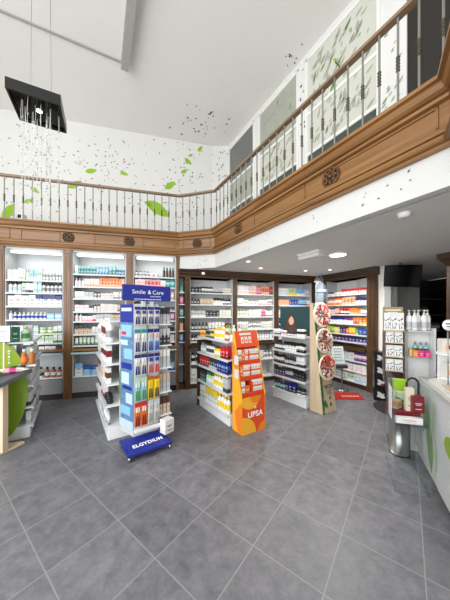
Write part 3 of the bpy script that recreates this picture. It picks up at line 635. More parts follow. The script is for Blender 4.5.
t = tag(MB().box(-.07, .07, 0, .02, -.12, .12).build('wall_picture', M['darkbrown'], None, (3.68, 5.275, 1.98)), 'small dark framed picture on grey wall below the television', 'picture')
MB().box(-.055, .055, -.004, 0, -.1, .1).build('print', P('brown'), t)

# ------------------------------------------------------------------ gondolas
def gondola(label, O, d, L, D, zs, top, oval=None, endmat=None):
    t = thing('gondola', label, 'shelf unit', (O[0], O[1], 0), ang(d))
    MB().box(0, L, 0, D, 0, zs[-1] - .012).build('base', M['shelfwhite'], t, bevel=.006)
    MB().box(.02, L - .02, D / 2 - .015, D / 2 + .015, zs[-1], top).build('back_panel', M['cabwhite'], t)
    for z in zs:
        MB().box(0, L, -.02, D + .02, z - .018, z).box(0, L, -.034, -.02, z - .03, z + .004, 1).box(0, L, D + .02, D + .034, z - .03, z + .004, 1).build('shelf', [M['shelfwhite'], M['strip']], t)
    if oval is not None:
        x0, cy, cz, ry, rz_ = oval
        pts = [(cy + ry * math.cos(2 * PI * k / 40), cz + rz_ * math.sin(2 * PI * k / 40)) for k in range(40)]
        MB().yz(pts, min(x0, x0 + .02), max(x0, x0 + .02)).build('oval_end_panel', M['limepanel'], t)
    return t
# middle gondola
MO = (-.434, 4.0); dM = norm((.545, -.84)); zM = [1.17, .91, .70, .446, .15]
gm = gondola('white gondola with yellow and white bottles behind the orange display', MO, dM, .91, .5, zM, 1.165)
MB().box(-.03, -.005, -.03, .53, 0, 1.1).build('end_panel', M['darkpost'], gm)
pM = 'gondola behind orange display'
fill(MO, dM, 0, .91, zM, [
    [bt('yellow orange brown', 3, .055, .13), jr('charcoal grey black', 2, .07, .1), bt('darkgreen yellow yellow', 2, .06, .14), bt('white yellow yellow', 5, .055, .17), bt('amber white white', 2, .05, .16)],
    [bt('paleteal white grey', 3, .06, .15), bt('white charcoal black', 4, .055, .17), bt('yellow white black', 3, .055, .16), ct('red darkred white', 3, .06, .17)],
    [ct('red darkred white', 4, .075, .15), ct('charcoal palegrey white', 4, .06, .16), ct('navy blue white', 5, .06, .17, 'mid')],
    [ct('charcoal teal white', 3, .06, .17), bt('palegreen white green', 3, .06, .18), bt('white yellow yellow', 4, .065, .21), ct('palegrey charcoal grey', 2, .06, .2)],
    [ct('white palegreen green', 3, .065, .23), ct('white yellow green', 5, .07, .24, 'top'), bt('white yellow yellow', 4, .07, .25)]], pM, -.012)
for i in range(5):
    px, py = at(MO, dM, .2 + i * .15, .36)
    item('bottle', (('white', 'lime', 'white', 'offwhite', 'lime')[i], 'palegreen', ('yellow', 'green', 'white', 'orange', 'white')[i]), .06, .06, .19, '', (px, py, 1.1705), 0, f'{ORD[i]} taller bottle in rear row on top of gondola behind orange display', 'rear bottles on the gondola top')
# dark gondola
NO = (.897, 4.43); dNn = norm((.56, -.81)); zN = [1.16, .895, .65, .43, .19]
gn = gondola('white gondola stocked with black and white packs under teal poster', NO, dNn, .73, .46, zN, 1.155)
po = thing('poster_stand', 'dark teal poster of brown-haired person standing on gondola top', 'poster', (*at(NO, dNn, .33, .195), 1.1605), ang(dNn))
MB().box(-.33, .33, 0, .015, 0, .5).build('poster_board', M['tealcard'], po)
fg = MB(); leaf(fg, -.08, .21, .40, 1.45, 0, -.003, .30); leaf(fg, -.03, .16, .34, 1.9, 0, -.0035, .26); fg.build('printed_hair', M['hair'], po)
fg = MB(); leaf(fg, -.06, .25, .17, 1.5, 0, -.005, .36); fg.build('printed_face', M['skin'], po)
pN = 'gondola under teal poster'
fill(NO, dNn, 0, .73, zN, [
    [ct('white charcoal black', 2, .07, .1), bt('palepink grey black', 2, .06, .12), jr('black white black', 3, .07, .06), ct('white black black', 2, .07, .13, 'mid')],
    [bt('charcoal white black', 4, .06, .16), ct('white black charcoal', 4, .06, .16, 'top'), ct('black white white', 3, .05, .15, 'mid')],
    [ct('black white white', 4, .06, .16, 'mid'), bt('black palegrey black', 5, .055, .16), ct('white charcoal black', 3, .055, .17)],
    [ct('charcoal purple white', 4, .07, .14), ct('charcoal palegrey black', 3, .06, .16, 'mid'), ct('black charcoal grey', 4, .06, .15)],
    [bt('charcoal paleteal black', 4, .06, .17), ct('navy charcoal white', 3, .07, .16), jr('white charcoal black', 2, .08, .11)]], pN, -.012)
# gondola behind the blue stand
dG = norm((.55, -.83)); GL = 1.15; Gn = (-1.424, 2.884); GO = (Gn[0] - dG[0] * GL, Gn[1] - dG[1] * GL); zG = [1.19, .93, .68, .42, .16]
gb = gondola('white gondola of white bottles directly behind the blue stand', GO, dG, GL, .42, zG, 1.4, (GL + .005, .30, .66, .18, .52))
MB().box(GL - .012, GL, .13, .3, .15, 1.36).build('end_panel', M['shelfwhite'], gb)
pG = 'gondola behind blue stand'
fill(GO, dG, 0, GL - .02, zG, [
    [pb('white palegrey white', 5, .075, .27), ct('white darkred darkred', 5, .08, .26, 'mid', .06), pb('white grey white', 2, .085, .3)],
    [ct('white palegrey grey', 4, .08, .2), ct('white charcoal black', 3, .07, .19, 'mid'), ct('white darkred darkred', 5, .08, .22, 'mid', .06)],
    [ct('beige brown brown', 4, .075, .18, 'top'), ct('offwhite beige brown', 3, .075, .18), ct('palepink white pink', 3, .075, .19), ct('white brown brown', 2, .07, .19, 'mid')],
    [ct('white charcoal black', 5, .08, .16, 'mid'), ct('palepink brown white', 4, .07, .17), jr('charcoal black black', 3, .08, .09)],
    [bt('white palegrey charcoal', 5, .07, .2), bt('palegrey grey palegrey', 4, .07, .19), tb('palegrey white grey', 4, .07, .19)]], pG, -.013)
# left gondola
LO = (-2.449, 2.976); dLg = norm((-.54, .84)); zLg = [1.197, .935, .65, .38, .15]
gl = gondola('white gondola with lime oval end beside the tester table', LO, dLg, .98, .42, zLg, 1.19, (-.03, .31, .62, .29, .6))
MB().box(0, .012, .13, .3, .15, 1.16).build('end_panel', M['shelfwhite'], gl)
text('M\nY\nR\nI\nA', gl, (-.034, .19, 1.03), (PI / 2, 0, -PI / 2), .035, M['white'], .001, bold=.001)
pL = 'gondola beside tester table'
fill(LO, dLg, .03, .96, zLg[1:], [
    [ct('palegreen grey white', 2, .08, .2), ct('white palegrey grey', 6, .08, .18), bt('white grey palegrey', 3, .07, .18)],
    [ct('white palegrey grey', 6, .08, .18), ct('palegrey white grey', 5, .08, .18)],
    [ct('white charcoal grey', 5, .08, .17), ct('white palegrey grey', 6, .08, .18)],
    [ct('white palegrey grey', 5, .09, .17), jr('white grey palegrey', 4, .08, .1)]], pL, -.012)
rG = ang(dLg) - PI / 2
fx = lambda x, y: at(LO, dLg, x, y)
for i, (kind, c, w, dp, hh, st, y, lab) in enumerate((('carton', ('darkgreen', 'green', 'white'), .08, .07, .2, 'mid', .205, 'darkest green carton at the end of the gondola top beside tester table'),
        ('carton', ('darkgreen', 'darkgreen', 'palegreen'), .075, .07, .19, 'plain', .115, 'plain dark green carton on gondola top, next to pale green bottle'),
        ('bottle', ('palegreen', 'green', 'palegreen'), .085, .06, .2, '', .02, 'pale green bottle on gondola top beside dark green cartons'),
        ('carton', ('offwhite', 'palegrey', 'grey'), .07, .07, .2, 'band', .0, 'off-white carton at aisle corner of gondola top, beside pale green bottle'))):
    px, py = fx(.06 + (.12 if i == 3 else 0), y + .03); item(kind, c, w, dp, hh, st, (px, py, 1.1975), rG, lab)
t = thing('end_shelf', 'small white shelf with amber bottles on the lime gondola end', 'shelf', (*fx(-.035, 0), .93), ang(dLg))
MB().box(-.11, 0, -.07, .10, -.02, 0).build('shelf_board', M['shelfwhite'], t)
MB().box(-.11, -.1, -.07, .10, 0, .03).build('front_lip', M['plexi'], t)
for i, (c, y, kd) in enumerate(((('amber', 'orange', 'offwhite'), .045, 'amber orange-labelled bottle'), (('amber', 'amber', 'offwhite'), -.03, 'plain amber bottle'))):
    px, py = fx(-.09, y); item('bottle', c, .065, .05, .19, '', (px, py, .9305), rG, f'{kd} on the small shelf of the lime gondola end')

# ------------------------------------------------------------------ tester table, far left
t = thing('tester_table', 'pale beech tester table with dark tray at the left edge', 'table', (-2.62, 2.66, 0))
MB().prism([(-.40, -.17), (.16, -.12), (.24, .16), (.2, .18), (0, .11), (-.2, -.01), (-.35, -.1)], 0, .03).build('base', M['pale'], t, bevel=.008)
MB().box(-.18, .2, -.08, -.01, .03, .775).build('leg', M['pale'], t, bevel=.006)
tz = lambda y: .79 + (y + .2) / .4 * .1
tp = [(-.42, -.2), (.22, -.16), (.3, .2), (.1, .165), (-.38, -.135)]
MB().hull8([(x, y, tz(y) - .05) for x, y in tp], [(x, y, tz(y)) for x, y in tp]).build('tray', M['tester'], t, bevel=.008)
MB().hull8([(-.42, -.2, .79), (.22, -.16, .80), (.22, -.15, .80), (-.42, -.19, .79)], [(-.42, -.2, .82), (.22, -.16, .83), (.22, -.15, .83), (-.42, -.19, .82)]).build('tray_lip', M['plexi'], t)
for i, (x, y, c, nm) in enumerate(((.06, .04, 'pink', 'pink cosmetic tube lying across the tester tray'), (.03, .05, 'cream', 'cream cosmetic tube lying on the tester tray'), (.17, .09, 'palegreen', 'pale green cosmetic tube lying on the tester tray'), (-.12, -.09, 'white', 'white cosmetic tube lying on the tester tray'))):
    b = goods_mesh('tube', (c, 'white' if i else 'magenta', 'white'), .085 if i == 0 else .06, .06, .23 if i == 0 else .15, '')
    o = bpy.data.objects.new('cosmetic_tube', b); C.objects.link(o); o.location = (-2.62 + x, 2.66 + y, tz(y) + (.045 if i == 0 else .034)); o.rotation_euler = (PI / 2, 0, math.radians((110, 30, 110, 60)[i])); tag(o, nm, 'tube', 'tubes on the tester tray')
for i, (x, y) in enumerate(((.22, .14), (.14, .12))):
    item('jar', ('offwhite', 'beige', 'charcoal'), .07, .07, .06, '', (-2.62 + x, 2.66 + y, tz(y) + .003), 0, ('dark-lidded jar at the corner of the tester tray', 'dark-lidded jar second from the tester tray corner')[i])
t = thing('price_sign', 'white card sign on a pale stick above the tester tray', 'sign', (-2.545, 2.73, .86))
MB().box(-.008, .008, -.006, .006, -.01, .52).build('stick', M['pale'], t)
MB().box(-.12, .075, -.012, -.006, .37, .55).build('card', M['white'], t)
b = MB()
for k in range(5): b.box(-.1, .04 - .01 * (k % 3), -.0135, -.012, .40 + k * .028, .407 + k * .028)
b.build('printed_lines', M['text'], t)['kind'] = 'stuff'

# ------------------------------------------------------------------ blue toothbrush stand
sa = (.788, .616); SO = (-1.05, 2.72); sr = ang(sa)
st = thing('toothbrush_stand', 'tall blue floor stand on casters filled with toothbrush packs', 'display stand', (SO[0], SO[1], 0), sr)
def sl(X, Y):
    x, y = X - SO[0], Y - SO[1]; return (x * sa[0] + y * sa[1], -x * sa[1] + y * sa[0])
plate = [sl(-.997, 2.435), sl(-.607, 2.714), sl(-.833, 3.01), sl(-1.223, 2.735)]
MB().prism(plate, .06, .09).build('base_plate', M['bluecard'], st, bevel=.004)
MB().hull8([(plate[0][0] + .01, plate[0][1] + .02, .09), (plate[1][0] - .01, plate[1][1] + .02, .09), (.34, .02, .09), (-.06, .02, .09)], [(plate[0][0] + .03, -.02, .135), (plate[1][0] - .06, -.02, .135), (.33, .02, .135), (-.05, .02, .135)]).build('sloping_skirt', M['bluecard'], st)
text('ELGYDIUM', st, ((plate[0][0] + plate[1][0]) / 2 + .0, -.17, .113), (math.radians(11), 0, 0), .066, M['white'], .001, sx=1.0, bold=.002)
b = MB(); b.box((plate[0][0] + plate[1][0]) / 2 - .13, (plate[0][0] + plate[1][0]) / 2 + .1, -.225, -.215, .0995, .1005)
for k, p in enumerate(plate):
    cst = MB().lathe([(.028, -.011), (.03, 0), (.028, .011)], 14)
    cst.v = [(z + p[0] * .92 + .01, x + p[1] * .92 + .01, y + .03) for x, y, z in cst.v]
    o = cst.build('caster', M['steel'], st)
lb = (-1.266, 2.882); lbl = sl(*lb); FW = .3
MB().prism([(0, 0), (FW, 0), (FW, .2), lbl], .135, 1.66).build('core', M['cabwhite'], st)
# left graphic panel
n = norm((lbl[0], lbl[1])); lp = MB(); ln = math.hypot(*lbl)
pan = MB().box(0, ln, -.006, 0, .2, 1.66)
pr = ang(n) + PI
pan = MB().box(-ln, 0, -.006, 0, .2, 1.66).build('side_graphic', M['skycard'], st, (0, 0, 0), ang((-n[0], -n[1])))
b = MB()
for z0, z1, x0, x1, m in ((1.45, 1.66, 0, 1, 0), (1.58, 1.62, .1, .9, 1), (1.28, 1.42, .1, .9, 2), (1.18, 1.24, .05, .6, 1), (1.02, 1.14, .3, .95, 2), (.9, .97, .1, .9, 0), (.72, .86, .1, .7, 1), (.66, .70, .2, .9, 0), (.5, .62, .45, .95, 1), (.36, .46, .05, .8, 2), (.2, .3, 0, 1, 1), (1.3, 1.34, .15, .5, 3)):
    b.box(-ln + ln * x0, -ln + ln * x1, -.009 - .0005 * m, -.006, z0, z1, m)
b.build('printed_pictures', [M['bluecard'], P('paleblue'), P('sky'), P('red')], st, (0, 0, 0), ang((-n[0], -n[1])))
# header
MB().box(-.13, .44, -.035, -.02, 1.70, 1.88).build('header_sign', M['bluecard'], st, bevel=.002)
hd = st.children[-1]
for wd_, x in (('Smile', .05), ('&', .172), ('Care', .278)): text(wd_, st, (x, -.038, 1.80), (PI / 2, 0, 0), .066, M['white'], .001)
text('by ELGYDIUM', st, (.245, -.038, 1.752), (PI / 2, 0, 0), .02, M['white'], .001)
b = MB()
for k in range(9): b.box(.0 + k * .036, .03 + k * .036, -.037, -.035, 1.715, 1.722)
b.build('tagline_print', M['white'], st)
MB().box(.1, .13, -.02, .05, 1.6, 1.72).box(.2, .23, -.02, .05, 1.6, 1.72).build('header_support', M['cabwhite'], st)
MB().box(0, FW, -.09, 0, .2, .215).box(0, FW, -.09, -.085, .2, .25).build('tray', M['shelfwhite'], st)
MB().box(FW / 2 - .004, FW / 2 + .004, -.02, 0, .25, 1.6).build('divider', M['steel'], st)
# hanging packs: two columns, five rows, two deep look
def blister(cols, hh, w=.06):
    b = MB()
    b.box(-w / 2, w / 2, -.003, 0, 0, hh, 0)
    b.box(-w / 2, w / 2, -.006, -.003, hh * .84, hh, 1)
    for sgn in (-1, 1):
        x = sgn * w * .22
        b.hull8([(x - .009, -.014, hh * .05), (x + .009, -.014, hh * .05), (x + .009, -.003, hh * .05), (x - .009, -.003, hh * .05)], [(x * .8 - .004, -.014, hh * .46), (x * .8 + .004, -.014, hh * .46), (x * .8 + .004, -.003, hh * .46), (x * .8 - .004, -.003, hh * .46)], 2)
        b.box(x * .8 - .003, x * .8 + .003, -.011, -.003, hh * .46, hh * .62, 0)
        b.box(x * .8 - .007, x * .8 + .007, -.018, -.003, hh * .62, hh * .8, 3)
    return b
PK = [('navy toothbrush pack', 'offwhite', 'navy', 'navy', 'royal', 4, 1.42, .21), ('teal-topped toothbrush pack', 'offwhite', 'teal', 'navy', 'white', 2, 1.10, .27), ('navy-topped toothbrush pack', 'paleblue', 'navy', 'royal', 'peach', 2, 1.10, .27),
      ('white and navy toothbrush pack', 'offwhite', 'navy', 'navy', 'white', 2, .84, .24), ('red and navy toothbrush pack', 'palegrey', 'navy', 'red', 'royal', 2, .84, .24),
      ('green and white toothbrush pack', 'paleteal', 'palegreen', 'green', 'white', 2, .54, .27), ('yellow toothbrush pack', 'yellow', 'amber', 'charcoal', 'yellow', 2, .54, .27),
      ('red toothbrush pack', 'orange', 'red', 'darkred', 'white', 2, .25, .28), ('grey and white toothbrush pack', 'offwhite', 'palegrey', 'grey', 'palegrey', 2, .25, .28)]
colx = {}
for lab, c0, c1, c2, c3, n_, z, hh in PK:
    me = blister(None, hh, .068).mesh('toothbrush_pack', [P(c0), P(c1), P(c2), P(c3)])
    for k in range(n_):
        i = colx.get(z, 0); colx[z] = i + 1
        x = .037 + i * .075 + (.002 if i > 1 else -.002)
        px, py = at(SO, sa, x, -.03)
        o = bpy.data.objects.new('toothbrush_pack', me); C.objects.link(o); o.location = (px, py, z); o.rotation_euler = (math.radians(random.uniform(-2, 2)), 0, sr)
        tag(o, f'{ORD[k]} {lab} from the left hanging on the blue stand', 'toothbrush', 'toothbrush packs on the blue stand')
for z in sorted(colx): 
    for x in (.037, .112, .187, .262):
        MB().tube([(x, -.0, z + dict((p[6], p[7]) for p in PK)[z] - .015), (x, -.05, z + dict((p[6], p[7]) for p in PK)[z] - .012)], .0025, 5).build('peg', M['steel'], st)
# right wing shelves
WX = FW + .005
MB().box(WX, WX + .16, .1, .115, .2, 1.62).build('wing_panel', M['cabwhite'], st)
wz = [1.42, 1.16, .88, .58, .30]
for z in wz: MB().box(WX, WX + .16, -.02, .1, z - .012, z).build('wing_shelf', M['shelfwhite'], st)
for i, (z, c, hh) in enumerate(zip(wz, (('palegrey charcoal grey', 'charcoal', .2), ('charcoal palegrey white', '', .2), ('palegrey white palegreen', '', .22), ('palegrey beige grey', '', .22), ('beige brown white', '', .2)), (.2, .2, .22, .22, .2))):
    cc_ = c[0].split()
    for k in range(3):
        px, py = at(SO, sa, WX + .03 + k * .05, .04)
        item('carton', tuple(cc_), .04, .05, hh, 'top', (px, py, z + .0005), sr, f'{ORD[k]} slim carton on {ORD[i]} side shelf of the blue stand', 'slim cartons on the side of blue stand')
px, py = at(SO, sa, .36, -.11)
item('carton', ('white', 'offwhite', 'navy'), .13, .1, .16, 'band', (px, py, .129), sr + .25, 'white carton standing on the foot of the blue stand')

# ------------------------------------------------------------------ orange cardboard display
ua = norm((.84, .50)); UO = (.212, 3.0); ur = ang(ua); UW, UD = .385, .22
ud = thing('cardboard_display', 'orange and yellow cardboard floor display of cartons at gondola end', 'display stand', (UO[0], UO[1], 0), ur)
side = [(0, 0), (UD, 0), (UD, 1.22), (.2, 1.31), (.185, 1.31), (.13, 1.10), (.02, .56), (0, .5)]
for x0, nm in ((0, 'side_panel'), (UW - .008, 'side_panel')): MB().yz(side, x0, x0 + .008).build(nm, M['yellowcard'], ud)
MB().box(.008, UW - .008, UD - .008, UD, 0, 1.22).build('back_panel', M['redcard'], ud)
MB().box(.008, UW - .008, 0, .008, .0, .47).build('front_panel', M['redcard'], ud)
b = MB()
def disc(b, cx, cz, r, a0, a1, m, y=-.001, n=24, x0=.008, x1=.377, z0=0.0, z1=.47):
    pts = [(cx, cz)] + [(cx + r * math.cos(a0 + (a1 - a0) * k / n), cz + r * math.sin(a0 + (a1 - a0) * k / n)) for k in range(n + 1)]
    pts = [(min(max(p, x0), x1), min(max(q_, z0), z1)) for p, q_ in pts]
    b.add([(p, y, q_) for p, q_ in pts], [(0, k, k + 1) for k in range(1, len(pts) - 1)], m)
disc(b, .13, .47, .16, PI, 2 * PI, 0); disc(b, .008, .0, .22, 0, PI / 2, 0, -.0015); disc(b, .377, .0, .12, PI / 2, PI, 1, -.002); disc(b, .22, .47, .09, PI, 2 * PI, 1, -.0025)
b.build('printed_shapes', [M['yellowcard'], M['orangecard']], ud, fix=False)
b = MB()
b.add([(-.0012, y, z) for y, z in ((0, .0), (.1, 0), (.16, .25), (.03, .40), (0, .4))], [(0, 1, 2, 3, 4)], 0)
b.add([(-.0012, y, z) for y, z in ((.02, .60), (.215, .9), (.215, 1.2), (.15, 1.1))], [(0, 1, 2, 3)], 0)
for z in (.70, .88): b.add([(-.0024, y, z + q_) for y, q_ in ((.07, 0), (.17, 0), (.17, .12), (.07, .12))], [(0, 1, 2, 3)], 1)
b.build('side_print', [M['orangecard'], P('offwhite')], ud, fix=False)
text('UPSA', ud, (.215, -.004, .235), (PI / 2, 0, 0), .10, M['white'], .002, sx=1.0, bold=.002)
b = MB(); b.lathe([(.02, 0), (.02, .003)], 14); b.v = [(x + .215, -z - .001, y + .32) for x, y, z in b.v]; b.build('emblem_print', P('peach'), ud)
# tiers
tiers = [(.50, .015), (.70, .055), (.90, .095)]
for i, (z, y) in enumerate(tiers):
    MB().box(.008, UW - .008, y, UD - .008, z - .012, z).box(.008, UW - .008, y, y + .006, z - .03, z + .03).build('tier', M['redcard'], ud)
    MB().box(UW / 2 - .004, UW / 2 + .004, y + .01, UD - .01, z, z + .15).build('tier_divider', M['redcard'], ud)
hd = MB().hull8([(.008, .128, 1.10), (UW - .008, .128, 1.10), (UW - .008, .14, 1.10), (.008, .14, 1.10)], [(.008, .185, 1.31), (UW - .008, .185, 1.31), (UW - .008, .197, 1.31), (.008, .197, 1.31)]).build('header_panel', M['redcard'], ud)
hy = lambda z: .128 + (z - 1.10) / .21 * .057
b = MB()
def hq(x0, x1, z0, z1, m, e=.002): b.hull8([(x0, hy(z0) - e, z0), (x1, hy(z0) - e, z0), (x1, hy(z0), z0), (x0, hy(z0), z0)], [(x0, hy(z1) - e, z1), (x1, hy(z1) - e, z1), (x1, hy(z1), z1), (x0, hy(z1), z1)], m)
hq(.08, .27, 1.255, 1.285, 0)
for k in range(3): hq(.095 + k * .062, .14 + k * .062, 1.15, 1.235, 0); hq(.105 + k * .062, .13 + k * .062, 1.165, 1.2, 1, .003)
b.build('header_print', [P('offwhite'), P('orange')], ud)
for i, (z, y) in enumerate(tiers):
    for k in range(6):
        if i == 0 and k in (1, 2): continue
        x = (.05, .104, .156, .229, .281, .333)[k]
        c = (('white', 'orange', 'red'), ('orange', 'peach', 'white'))[1 if (i == 2 and k in (1,)) or (i == 1 and k == 0) else 0]
        for lay in range(2):
            px, py = at(UO, ua, x, y + .04)
            item('carton', c, .048, .05, .082, 'band', (px, py, z + .001 + lay * .083), ur, f'{("lower", "upper")[lay]} carton in {ORD[k]} stack of {("bottom", "middle", "top")[i]} tier of orange display', 'cartons in the orange display')
px, py = at(UO, ua, .12, .06)
item('carton', ('orange', 'green', 'white'), .07, .05, .1, 'band', (px, py, .501), ur, 'orange and green carton alone on the bottom tier of orange display', 'cartons in the orange display')

# ------------------------------------------------------------------ tall wooden display with flower discs
va = norm((.84, .53)); VO = (1.488, 3.598); vr = ang(va)
vd = thing('wooden_display', 'tall tapering pale wood display with three round flower discs', 'display stand', (VO[0], VO[1], 0), vr)
H = 1.71
MB().hull8([(0, 0, 0), (.35, 0, 0), (.35, .24, 0), (0, .24, 0)], [(0, .18, H), (.14, .18, H), (.14, .24, H), (0, .24, H)]).build('body', M['ply'], vd, bevel=.003)
fy = lambda z: .18 * z / H
b = MB()
def fq(x0, x1, x2, x3, z0, z1, m=0, e=.002): b.hull8([(x0, fy(z0) - e, z0), (x1, fy(z0) - e, z0), (x1, fy(z0), z0), (x0, fy(z0), z0)], [(x3, fy(z1) - e, z1), (x2, fy(z1) - e, z1), (x2, fy(z1), z1), (x3, fy(z1), z1)], m)
fq(.0, .055, .05, .0, .0, 1.71)
for k in range(16):
    z = .05 + k * .1; leaf(b, .045 + .008 * ((k % 3) - 1), 0, .06, .9 + .4 * (k % 2), 1 + k % 2, 0, .3)
    for j in range(8): vx = b.v[-8 + j]; b.v[-8 + j] = (vx[0], fy(z + vx[2]) - .004, z + vx[2])
for x, z, a in ((.06, .14, .7), (.1, .13, 2.2), (.08, .17, 1.5)):
    leaf(b, x, 0, .1, a, 2, 0, .3)
    for j in range(8): vx = b.v[-8 + j]; b.v[-8 + j] = (vx[0], fy(z + vx[2]) - .004, z + vx[2])
b.build('vine_stripe', [flat('vine_print', (92, 128, 78), .6, noise=.7, scale=22), M['leafgreen'], P('green')], vd)
tilt = math.atan2(.18, H)
text('VICHY', vd, (.2, fy(.395) - .003, .395), (PI / 2 - tilt, 0, 0), .085, P('brown'), .001, sx=.9, bold=.002)
b = MB()
for k in range(3): b.box(.14, .26 - .02 * (k % 2), fy(.33 - .025 * k) - .0035, fy(.33 - .025 * k), .33 - .025 * k, .336 - .025 * k)
b.box(.19, .22, fy(.22) - .006, fy(.22), .2, .25)
b.box(.19, .23, fy(.12) - .006, fy(.12), .1, .15)
b.build('small_print', M['textgreen'], vd)
for i, (x, z) in enumerate(((.148, 1.52), (.150, 1.11), (.157, .70))):
    b = MB(); R = .2
    b.lathe([(R * .96, 0), (R, .012), (R, .03), (R * .93, .034), (R * .88, .024), (.001, .022)], 36, m=0)
    ring = [(R * .9, 40, .045), (R * .74, 34, .06), (R * .56, 26, .06), (R * .38, 16, .05), (R * .18, 8, .045)]
    for q_, (rr, n_, ln_) in enumerate(ring):
        for k in range(n_):
            a = 2 * PI * k / n_ + random.uniform(-.1, .1)
            cm = random.choice(((0, 1, 5, 5), (1, 5, 2, 3), (2, 3, 1, 5), (2, 3, 4, 1), (4, 2, 2, 3))[q_]) if i != 1 else random.choice(((1, 5, 5), (5, 3, 1, 1), (5, 1, 3), (2, 3, 5), (4, 3))[q_])
            if i == 2 and math.sin(a) > .1 and q_ < 4: cm = random.choice((2, 2, 3, 5))
            if i == 0 and math.cos(a) > .2 and q_ < 3: cm = random.choice((2, 2, 1, 5))
            t_ = MB(); t_.ball((0, 0, 0), ln_ / 2, cm, 6, 4, (1, .36, .3))
            c_, s_ = math.cos(a), math.sin(a)
            b.add([(rr * c_ + vx * c_ - vy * s_, rr * s_ + vx * s_ + vy * c_, .034 + vz) for vx, vy, vz in t_.v], t_.f, cm, True)
    b.v = [(x_, -z_, y_) for x_, y_, z_ in b.v]
    o = b.build('flower_disc', [P('cream'), P('offwhite'), P('red'), P('darkred'), P('charcoal'), P('beige')], vd, (x, fy(z) - .02, z)); o.rotation_euler = (-tilt, 0, 0)
    MB().box(-.01, .01, -.02, .03, -.01, .01).build('disc_mount', M['steel'], o)

# ------------------------------------------------------------------ floor mat, small table, black boxes
t = MB().prism([(2.12, 4.62), (2.56, 4.58), (2.5, 4.23), (1.98, 4.25)], 0, .012).build('floor_mat', M['mat']); tag(t, 'red floor mat with pale lettering in front of the rainbow cabinet', 'mat')
b = MB()
for k in range(6): b.box(2.16 + k * .055, 2.2 + k * .055, 4.36, 4.42, .012, .0135)
b.build('printed_letters', P('peach'), t)
t = thing('side_table', 'small grey side table with metal leg beside the red mat', 'table', (2.36, 4.78, 0))
MB().tube([(0, 0, 0.02), (0, 0, .46)], .014, 10).build('leg', M['steel'], t)
MB().lathe([(.12, 0), (.12, .012), (.02, .03)], 20).build('base', M['steel'], t)
MB().box(-.19, .05, -.14, .14, .46, .53).build('table_top', P('charcoal'), t, bevel=.01)
t = thing('leaflet_holder', 'white leaflet holder standing on the small grey side table', 'sign', (2.29, 4.78, .53))
MB().hull8([(-.12, -.02, 0), (.12, -.02, 0), (.12, .0, 0), (-.12, .0, 0)], [(-.12, .06, .34), (.12, .06, .34), (.12, .07, .34), (-.12, .07, .34)]).build('card', P('white'), t)
b = MB()
for k in range(5):
    z = .06 + k * .055; y = -.02 + .08 * z / .34 - .002; b.box(-.09, .08, y - .001, y + .002, z, z + .02)
b.build('printed_lines', P('paleteal'), t)
for k in range(4):
    z = k * .216; rz = random.uniform(-.04, .04)
    t = thing('black_box', f'glossy black box with pale print, {("lowest", "second lowest", "second highest", "highest")[k]} of the stack by pillar post', 'box', (2.79, 4.27, z), -.42 + rz, 'stacked black boxes')
    MB().box(-.1, .1, -.1, .1, 0.001, .214).build('carton_body', M['blackbox'], t, bevel=.004)
    b = MB(); leaf(b, 0, .1, .13, .4, 0, -.102, .28); leaf(b, -.02, .13, .09, 2.4, 0, -.1025, .3); leaf(b, .03, .07, .08, .1, 1, -.103, .3)
    b.build('front_print', [P('palegrey'), P('palepink' if k % 2 == 0 else 'darkred')], t)

# ------------------------------------------------------------------ counter, acrylic case and bag rack at the right
RKO = (1.895, 2.825)
dK = norm((.86, -.5)); kr = ang(dK)
t = thing('bag_rack', 'dark wooden rack holding white dotted bags near the pump bottles', 'rack', (RKO[0], RKO[1], 0), kr)
zR = [1.36, 1.215, 1.05, .885]
for x in (.006, .194): MB().box(x - .006, x + .006, 0, .26, .74, 1.345).build('upright', M['darkpost'], t)
for z in zR: MB().box(.012 if z < 1.3 else 0, .188 if z < 1.3 else .2, 0, .26, z - .014, z).build('shelf', M['ply'], t)
MB().box(.012, .188, .245, .255, .74, 1.345).build('back_panel', M['darkpost'], t)
MB().box(.1, .18, .08, .2, .02, .74).build('pedestal', M['plinth'], t)
MB().box(.04, .2, .02, .26, 0, .02).build('base', M['plinth'], t)
def bag_mesh():
    b = MB(); w, d, hh = .085, .06, .125
    b.hull8([(-w / 2, -d / 2, 0), (w / 2, -d / 2, 0), (w / 2, d / 2, 0), (-w / 2, d / 2, 0)], [(-w / 2, -d / 2, hh * .75), (w / 2, -d / 2, hh * .75), (w / 2, d / 2, hh * .75), (-w / 2, d / 2, hh * .75)], 0)
    b.hull8([(-w / 2, -d / 2, hh * .751), (w / 2, -d / 2, hh * .751), (w / 2, d / 2, hh * .751), (-w / 2, d / 2, hh * .751)], [(-w / 2 - .004, -.004, hh), (w / 2 + .004, -.004, hh), (w / 2 + .004, .004, hh), (-w / 2 - .004, .004, hh)], 0)
    rnd = random.Random(3)
    for _ in range(26):
        leaf(b, rnd.uniform(-w * .42, w * .42), rnd.uniform(.01, hh * .68), rnd.uniform(.008, .018), rnd.uniform(0, PI), 1, -d / 2 - .0008, .35)
    return b.mesh('gift_bag', [P('white'), P('charcoal')])
bm_ = bag_mesh()
for i, z in enumerate(zR):
    for k in range(3 if i == 0 else 2):
        o = bpy.data.objects.new('gift_bag', bm_); C.objects.link(o); o.location = (*at(RKO, dK, (.036 + k * .064 if i == 0 else .058 + k * .084), .04), z + .0005); o.rotation_euler = (0, 0, kr + random.uniform(-.12, .12)); o.scale = (.72, .9, 1.6) if i == 0 else (.9, 1, 1.02)
        tag(o, f'{ORD[k]} white dotted bag from the left on {ORD[i]} shelf of the bag rack', 'bag', 'dotted bags on the rack')
